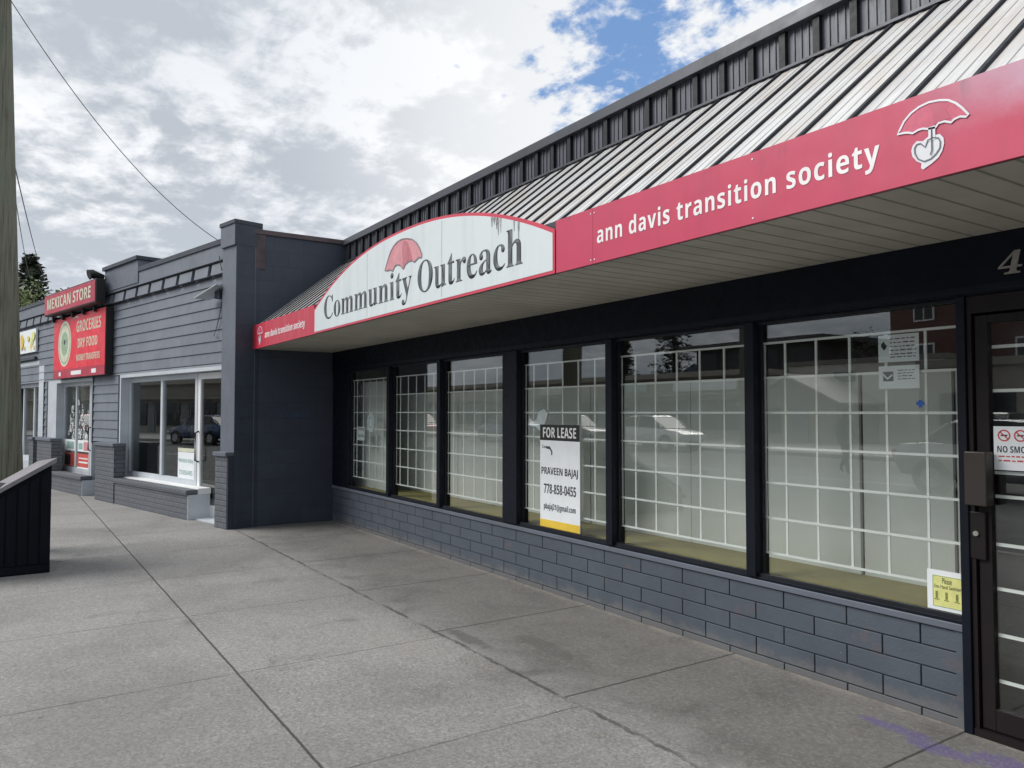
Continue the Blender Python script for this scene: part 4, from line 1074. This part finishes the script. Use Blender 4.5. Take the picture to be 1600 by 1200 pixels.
wire('service_wire', WIRE_A, NF(.62, .08, 3.84), .30, 'sagging overhead wire from the pole down to the grey building parapet', .0048)
wire('street_wire', (-10.1, -.12, 5.05), (-46, 1.05, 8.0), .35, 'left of two thin wires running down the street behind the pole', .008)
wire('street_wire', (-10.1, -.06, 4.7), (-46, 1.75, 8.0), .35, 'right of two thin wires running down the street behind the pole', .008)

# ================================================================ TREES
def conifer(loc, h, r, label, seed=1, group=None):
    rr = random.Random(seed)
    e = empty('conifer', loc, label, 'tree', group); x0, y0, z0 = loc
    MB().tube([(x0, y0, z0), (x0, y0, z0+h*.96)], [h*.02+.08, .02], 8).build('trunk', M['bark'], e)
    mb = MB(); 
    for k in range(int(52)):
        f = .12+.88*k/52; z = z0+h*f; rad = r*(1-f)**.8*rr.uniform(.75, 1.1)+.12
        for b in range(9):
            w = rr.random()*6.283; rb_ = rad*rr.uniform(.6, 1.05)
            for s in range(7):
                t_ = (s+.7)/7*rb_; c = Vector((x0+t_*math.cos(w), y0+t_*math.sin(w), z-t_*.30+rr.uniform(-.08, .08)))
                sz = rr.uniform(.10, .22)*(1+h*.05)
                a = Vector((rr.uniform(-1, 1), rr.uniform(-1, 1), rr.uniform(-.5, .5)))*sz; b_ = Vector((rr.uniform(-1, 1), rr.uniform(-1, 1), rr.uniform(-.9, .2)))*sz
                mb.poly([c-a, c+b_, c+a])
    mb.build('crown', M['needle'], e, fix=False)
def broadleaf(loc, h, r, label, seed=1, nleaf=15000, mt='leaf', group=None):
    rr = random.Random(seed); x0, y0, z0 = loc
    e = empty('leafy_tree', loc, label, 'tree', group)
    tb = MB().tube([(x0, y0, z0), (x0+.1, y0, z0+h*.35), (x0, y0+.1, z0+h*.7)], [.22, .16, .07], 8)
    for k in range(6):
        w = k*1.05; tb.tube([(x0+.05, y0, z0+h*(.3+.05*k)), (x0+r*.6*math.cos(w), y0+r*.6*math.sin(w), z0+h*(.55+.05*k))], [.08, .03], 6)
    tb.build('trunk', M['bark'], e)
    cl = [(rr.uniform(-1, 1)*r*.65, rr.uniform(-1, 1)*r*.65, h*(.40+.5*rr.random()), r*rr.uniform(.28, .5)) for _ in range(22)]
    mb = MB()
    for k in range(nleaf):
        cx, cy, cz, cr = rr.choice(cl)
        d = Vector((rr.gauss(0, 1), rr.gauss(0, 1), rr.gauss(0, 1))).normalized()*cr*rr.random()**.35
        c = Vector((x0+cx, y0+cy, z0+cz))+d; s = rr.uniform(.035, .085)
        a = Vector((rr.uniform(-1, 1), rr.uniform(-1, 1), rr.uniform(-1, 1)))*s; b_ = Vector((rr.uniform(-1, 1), rr.uniform(-1, 1), rr.uniform(-1, 1)))*s
        mb.poly([c-a, c+b_, c+a, c-b_])
    mb.build('crown', M[mt], e, fix=False)
conifer((-41, .85, -.15), 8.9, 3.3, 'dark conifer rising behind the far end of the grey building', 3)
broadleaf((-33, 1.5, -.15), 6.2, 2.9, 'light green bushy tree right of the dark conifer beyond the roofs', 5)
broadleaf((-27.5, .75, -.15), 4.6, 1.8, 'small green tree seen between pole and grey roofline', 8, 3500)

# ================================================================ ACROSS THE STREET (seen mirrored in the glass)
def bld(name, label, loc): return empty(name, loc, label, 'building')
b = bld('low_shop_row', 'long low beige shop row with flat roof across the street', (-45, -30, 0))
MB().box(-75, -27.2, -40, -26, 0, 3.55).build('wall', M['beige_wall'], b)
MB().box(-75.2, -27.0, -40.2, -25.6, 3.551, 3.86).build('roof_edge', mat('pale_fascia', (.42, .39, .34), .8, .06, 1), b)
MB().box(-75, -27.2, -25.96, -25.3, 2.45, 2.6).build('canopy', M['gable_wall'], b)
for k in range(11):
    x = -72+k*4.1
    o = MB().box(x, x+2.9, -25.99, -25.93, .5, 2.2).build('window', M['dark_glass'], b)
    MB().box(x+3.1, x+3.9, -25.99, -25.93, .02, 2.2).build('door', M['door_grey'], b)
sx = [(-38.5, -35.5, 'blue_sign_row', M['poster_teal'], 'teal shop sign on the beige row across the street'), (-33.2, -28.4, 'pale', M['paper'], 'long white shop sign on the beige row across the street'), (-47, -43, 'x', M['cream'], 'cream shop sign farther along the beige row across the street')]
for x0, x1, nme, m_, lab in sx:
    tag(MB().box(x0, x1, -25.92, -25.8, 2.75, 3.3).build('shop_sign', m_), lab, 'sign')
b = bld('gabled_shop', 'small taupe shop with a low street-facing gable across the street', (-24.5, -25, 0))
MB().prism([(-27.1, -25, 0), (-21.8, -25, 0), (-21.8, -25, 2.0), (-23.9, -25, 3.1), (-24.5, -25, 3.3), (-27.1, -25, 2.0)], (0, -7, 0)).build('wall', M['gable_wall'], b)
MB().prism([(-27.5, -24.7, 1.93), (-24.45, -24.7, 3.42), (-21.4, -24.7, 1.93), (-21.4, -24.7, 1.83), (-24.45, -24.7, 3.30), (-27.5, -24.7, 1.83)], (0, -7.5, 0)).build('roof', mat('pale_verge', (.5, .48, .44), .7, .1, 2), b)
MB().box(-26.3, -24.9, -24.99, -24.93, .4, 1.7).build('window', M['dark_glass'], b)
MB().box(-24.2, -23.3, -24.99, -24.93, 0, 1.8).build('door', M['door_grey'], b)
b = bld('white_shop', 'plain white rendered building beside the gabled shop across the street', (-22, -30, 0))
MB().box(-27.2, -18.6, -38, -28.5, 0, 4.0).build('wall', M['white_wall'], b)
MB().box(-27.3, -18.5, -38.1, -28.4, 4.01, 4.25).build('roof_edge', mat('grey_edge', (.25, .24, .22), .8, .1, 1), b)
fw = MB().box(-24.2, -23.0, -28.49, -28.42, 3.05, 3.55).build('window', M['dark_glass'], b)
b = bld('taupe_shop', 'taupe single-storey shop to the right of the white building across the street', (-14, -30, 0))
MB().box(-18.4, -4, -38, -26, 0, 3.4).build('wall', M['beige_wall'], b)
MB().box(-18.45, -3.9, -38, -25.8, 3.41, 3.75).build('roof_edge', mat('grey_edge2', (.30, .28, .25), .8, .1, 1), b)
for k in range(3): MB().box(-17.5+k*4.5, -14.5+k*4.5, -25.99, -25.93, .5, 2.3).build('window', M['dark_glass'], b)
b = bld('brick_apartments', 'three-storey red brick apartment block with white framed windows behind the shops', (-14, -45, 0))
MB().box(-29, 6, -56, -42, 0, 9.2).build('wall', M['brickred'], b)
MB().box(-29.4, 6.4, -56.4, -41.4, 9.21, 9.7).build('roof', M['roof_grey'], b)
for fl in range(3):
    for k in range(11):
        x = -27.4+k*3.05; z = 1.6+fl*2.9
        w = MB(); w.box(x, x+1.35, -41.99, -41.9, z, z+1.45); wo = w.build('window', M['white'], b)
        MB().box(x+.12, x+.62, -41.89, -41.86, z+.12, z+1.33).build('pane', M['dark_glass'], wo)
        MB().box(x+.73, x+1.23, -41.89, -41.86, z+.12, z+1.33).build('pane', M['dark_glass'], wo)
b = bld('flat_roofed_apartments', 'dark flat-roofed apartment block with balconies behind the beige row', (-45, -48, 0))
MB().box(-52, -38.5, -58, -48, 0, 7.4).build('wall', mat('dark_cladding', (.07, .065, .065), .7, .15, 1), b)
MB().box(-53.2, -37.3, -59, -46.6, 7.41, 7.8).build('roof', M['roof_grey'], b)
for k in range(4):
    MB().box(-51.5+k*3.4, -49.2+k*3.4, -47.99, -46.9, 3.9, 4.9).build('balcony', M['white_wall'], b)
    MB().box(-51.3+k*3.4, -49.4+k*3.4, -47.99, -47.95, 5.1, 7.0).build('window', M['dark_glass'], b)
conifer((-59, -52, -.15), 14.5, 5.2, 'tall broad conifer behind the beige row across the street', 12)
conifer((-70, -55, -.15), 11, 3.8, 'shorter conifer farther down across the street', 14)
broadleaf((-33, -47, -.15), 7.8, 3.2, 'dark leafy tree between the apartment blocks across the street', 17, 3500, 'needle')
op = empty('utility_pole', (-21.6, -18.2, 0), 'straight grey utility pole on the far pavement across the street', 'utility pole')
MB().tube([(-21.6, -18.2, 0), (-21.6, -18.2, 10)], [.17, .12], 12).build('shaft', M['pole'], op)
MB().box(-21.66, -21.54, -19.4, -17.0, 9.2, 9.32).build('crossarm', M['pole'], op)
MB().tube([(-21.6, -17.8, 7.6), (-21.6, -17.8, 8.5)], .24, 12).build('transformer', M['door_grey'], op)
for y in (-19.2, -17.2):
    wire('far_street_wire', (-80, y, 9.3), (40, y, 9.3), .9, 'overhead wire along the far side of the street, %s line' % ('outer' if y < -18 else 'roadside'), .012)

# ---- cars
paint = {}
def carpaint(n, c): 
    m = mat('paint_'+n, c, .3, .03, 1, metal=.2, coat=.8); paint[n] = m; return m
for n, c in (('silver', (.42, .43, .45)), ('dark', (.03, .035, .045)), ('white', (.72, .72, .72)), ('red', (.30, .02, .02)), ('blue', (.03, .07, .18))): carpaint(n, c)
M['rubber'] = mat('rubber', (.015, .015, .015), .8, .1, 5); M['rim'] = mat('rim', (.45, .45, .47), .3, .1, 5, metal=.8)
M['lampred'] = mat('tail_lamp', (.35, .01, .01), .2, .1, 5); M['lampw'] = mat('head_lamp', (.7, .72, .75), .15, .1, 5)
def make_car(label, group):
    """heading +x, centre on the ground at 0,0"""
    e = empty('parked_car', (0, 0, 0), label, 'car', group)
    st = [(-2.25, .55, .86, .74), (-2.1, .36, .98, .82), (-1.5, .30, 1.02, .88), (-.7, .30, 1.0, .89), (.4, .30, .98, .89), (1.2, .30, .93, .87), (1.9, .34, .84, .82), (2.22, .45, .72, .70)]
    mb = MB(); ring_n = 10
    for x, zl, zh, w in st:
        zm = (zl+zh)/2
        for y, z in ((-w*.86, zl), (-w*.99, zl+.12), (-w, zm), (-w*.97, zh-.1), (-w*.86, zh), (w*.86, zh), (w*.97, zh-.1), (w, zm), (w*.99, zl+.12), (w*.86, zl)): mb.v.append((x, y, z))
    for k in range(len(st)-1):
        for q in range(ring_n): mb.f.append((k*10+q, k*10+(q+1) % 10, (k+1)*10+(q+1) % 10, (k+1)*10+q))
    mb.f.append(tuple(range(10))); mb.f.append(tuple(range(len(st)*10-10, len(st)*10)))
    mb.build('body', paint['silver'], e, smooth_=True, bevel=.02)
    cbn = MB(); cs_ = [(-1.75, .98, .76, 1.0), (-1.15, 1.0, .78, 1.40), (-.2, 1.0, .78, 1.47), (.45, .97, .78, 1.42), (1.15, .93, .76, .96)]
    for x, z0, w, z1 in cs_:
        for y, z in ((-w, z0-.04), (-w*.80, z1), (w*.80, z1), (w, z0-.04)): cbn.v.append((x, y, z))
    for k in range(4):
        for q in range(4): cbn.f.append((k*4+q, k*4+(q+1) % 4, (k+1)*4+(q+1) % 4, (k+1)*4+q))
    cbn.f += [(0, 1, 2, 3), (16, 17, 18, 19)]
    cbn.build('window', M['dark_glass'], e)
    rfm = MB(); rfm.v = [(-1.12, -.60, 1.41), (.42, -.60, 1.43), (.42, .60, 1.43), (-1.12, .60, 1.41), (-1.05, -.5, 1.48), (.3, -.5, 1.49), (.3, .5, 1.49), (-1.05, .5, 1.48)]
    rfm.f = [(0, 1, 2, 3), (4, 5, 6, 7), (0, 1, 5, 4), (1, 2, 6, 5), (2, 3, 7, 6), (3, 0, 4, 7)]
    for y in (-1, 1):
        for xa, xb, za, zb in ((.45, 1.12, 1.42, .97), (-1.15, -1.72, 1.40, 1.0), (-.35, -.35, 1.45, .98)):
            rfm.tube([(xa, y*.63, za), (xb, y*.775, zb)], .028, 6)
    rfm.build('roof', paint['silver'], e, bevel=.02)
    for x in (-1.38, 1.36):
        for y in (-1, 1):
            w = MB().tube([(x, y*.68, .33), (x, y*.90, .33)], .33, 24).build('wheel', M['rubber'], e)
            rm = MB().tube([(x, y*.88, .33), (x, y*.912, .33)], [.21, .20], 20)
            rm.build('rim', M['rim'], w)
            MB().tube([(x, y*.72, .34), (x, y*.893, .34)], .375, 24).build('wheel_arch', M['black'], e)
    for y in (-.62, .62):
        MB().box(2.08, 2.24, y-.14, y+.14, .60, .70).build('headlight', M['lampw'], e)
        MB().box(-2.27, -2.12, y-.13, y+.13, .72, .86).build('tail_light', M['lampred'], e)
    return e
GRP = 'cars standing along the street'
c0 = make_car('silver car in the near lane opposite the storefront door', GRP)
spots = [('silver', -6.9, -8.7, 0, None),
         ('white', -24.3, -15.8, 0, 'white car parked at the far kerb in front of the gabled shop'),
         ('dark', -30.2, -15.8, 0, 'dark car parked at the far kerb left of the white car'),
         ('blue', -36.0, -15.8, math.pi, 'blue car parked at the far kerb before the beige row'),
         ('red', -47.0, -15.8, 0, 'red car parked at the far kerb farthest down the row'),
         ('dark', -12.8, -20.5, math.pi/2, 'black car nosed in beside the taupe shop across the street')]
for k, (cl_, x, y, rz, lab) in enumerate(spots):
    o = c0 if k == 0 else copy_tree(c0, None, {'paint_silver': paint[cl_]})
    o.location = (x, y, -.13 if y > -16.9 else 0); o.rotation_euler.z = rz
    if lab: o['label'] = lab

# ---- someone walking along the street, mirrored faintly in the nearest window
def walker(loc, rz):
    J = {'pelvis': (0, 0, .93), 'waist': (0, 0, 1.08), 'chest': (.02, 0, 1.32), 'neck': (.03, 0, 1.46), 'chin': (.05, 0, 1.54), 'head': (.05, 0, 1.64), 'crown': (.04, 0, 1.71),
         'hl': (.0, .09, .90), 'kl': (.14, .10, .50), 'al': (.20, .10, .10), 'tl': (.34, .11, .05),
         'hr': (.0, -.09, .90), 'kr': (-.05, -.10, .50), 'ar': (-.30, -.10, .16), 'tr': (-.20, -.11, .05),
         'sl': (.02, .17, 1.40), 'el': (-.08, .22, 1.14), 'wl': (.03, .21, .92), 'fl': (.06, .20, .84),
         'sr': (.02, -.17, 1.40), 'er': (.02, -.23, 1.14), 'wr': (.20, -.20, .98), 'fr': (.25, -.19, .92)}
    RD = {'pelvis': .15, 'waist': .135, 'chest': .155, 'neck': .058, 'chin': .075, 'head': .10, 'crown': .07, 'hl': .10, 'kl': .065, 'al': .045, 'tl': .035, 'hr': .10, 'kr': .065, 'ar': .045, 'tr': .035,
          'sl': .065, 'el': .048, 'wl': .035, 'fl': .028, 'sr': .065, 'er': .048, 'wr': .035, 'fr': .028}
    E_ = [('pelvis', 'waist'), ('waist', 'chest'), ('chest', 'neck'), ('neck', 'chin'), ('chin', 'head'), ('head', 'crown'), ('pelvis', 'hl'), ('hl', 'kl'), ('kl', 'al'), ('al', 'tl'), ('pelvis', 'hr'), ('hr', 'kr'), ('kr', 'ar'), ('ar', 'tr'),
          ('chest', 'sl'), ('sl', 'el'), ('el', 'wl'), ('wl', 'fl'), ('chest', 'sr'), ('sr', 'er'), ('er', 'wr'), ('wr', 'fr')]
    ks = list(J); me = bpy.data.meshes.new('person'); me.from_pydata([J[k] for k in ks], [(ks.index(a), ks.index(b)) for a, b in E_], [])
    o = bpy.data.objects.new('person', me); COL.objects.link(o); o.location = loc; o.rotation_euler.z = rz
    me.materials.append(mat('dark_clothes', (.035, .037, .045), .85, .3, 5))
    sk = o.modifiers.new('skin', 'SKIN'); sk.use_smooth_shade = True
    for i, k in enumerate(ks): me.skin_vertices[0].data[i].radius = (RD[k], RD[k])
    me.skin_vertices[0].data[0].use_root = True
    sb = o.modifiers.new('sub', 'SUBSURF'); sb.levels = 2; sb.render_levels = 2
    return o
tag(walker((-12.1, -10.8, -.13), .3), 'person in dark clothes walking across the street, mirrored faintly in the nearest window', 'person')
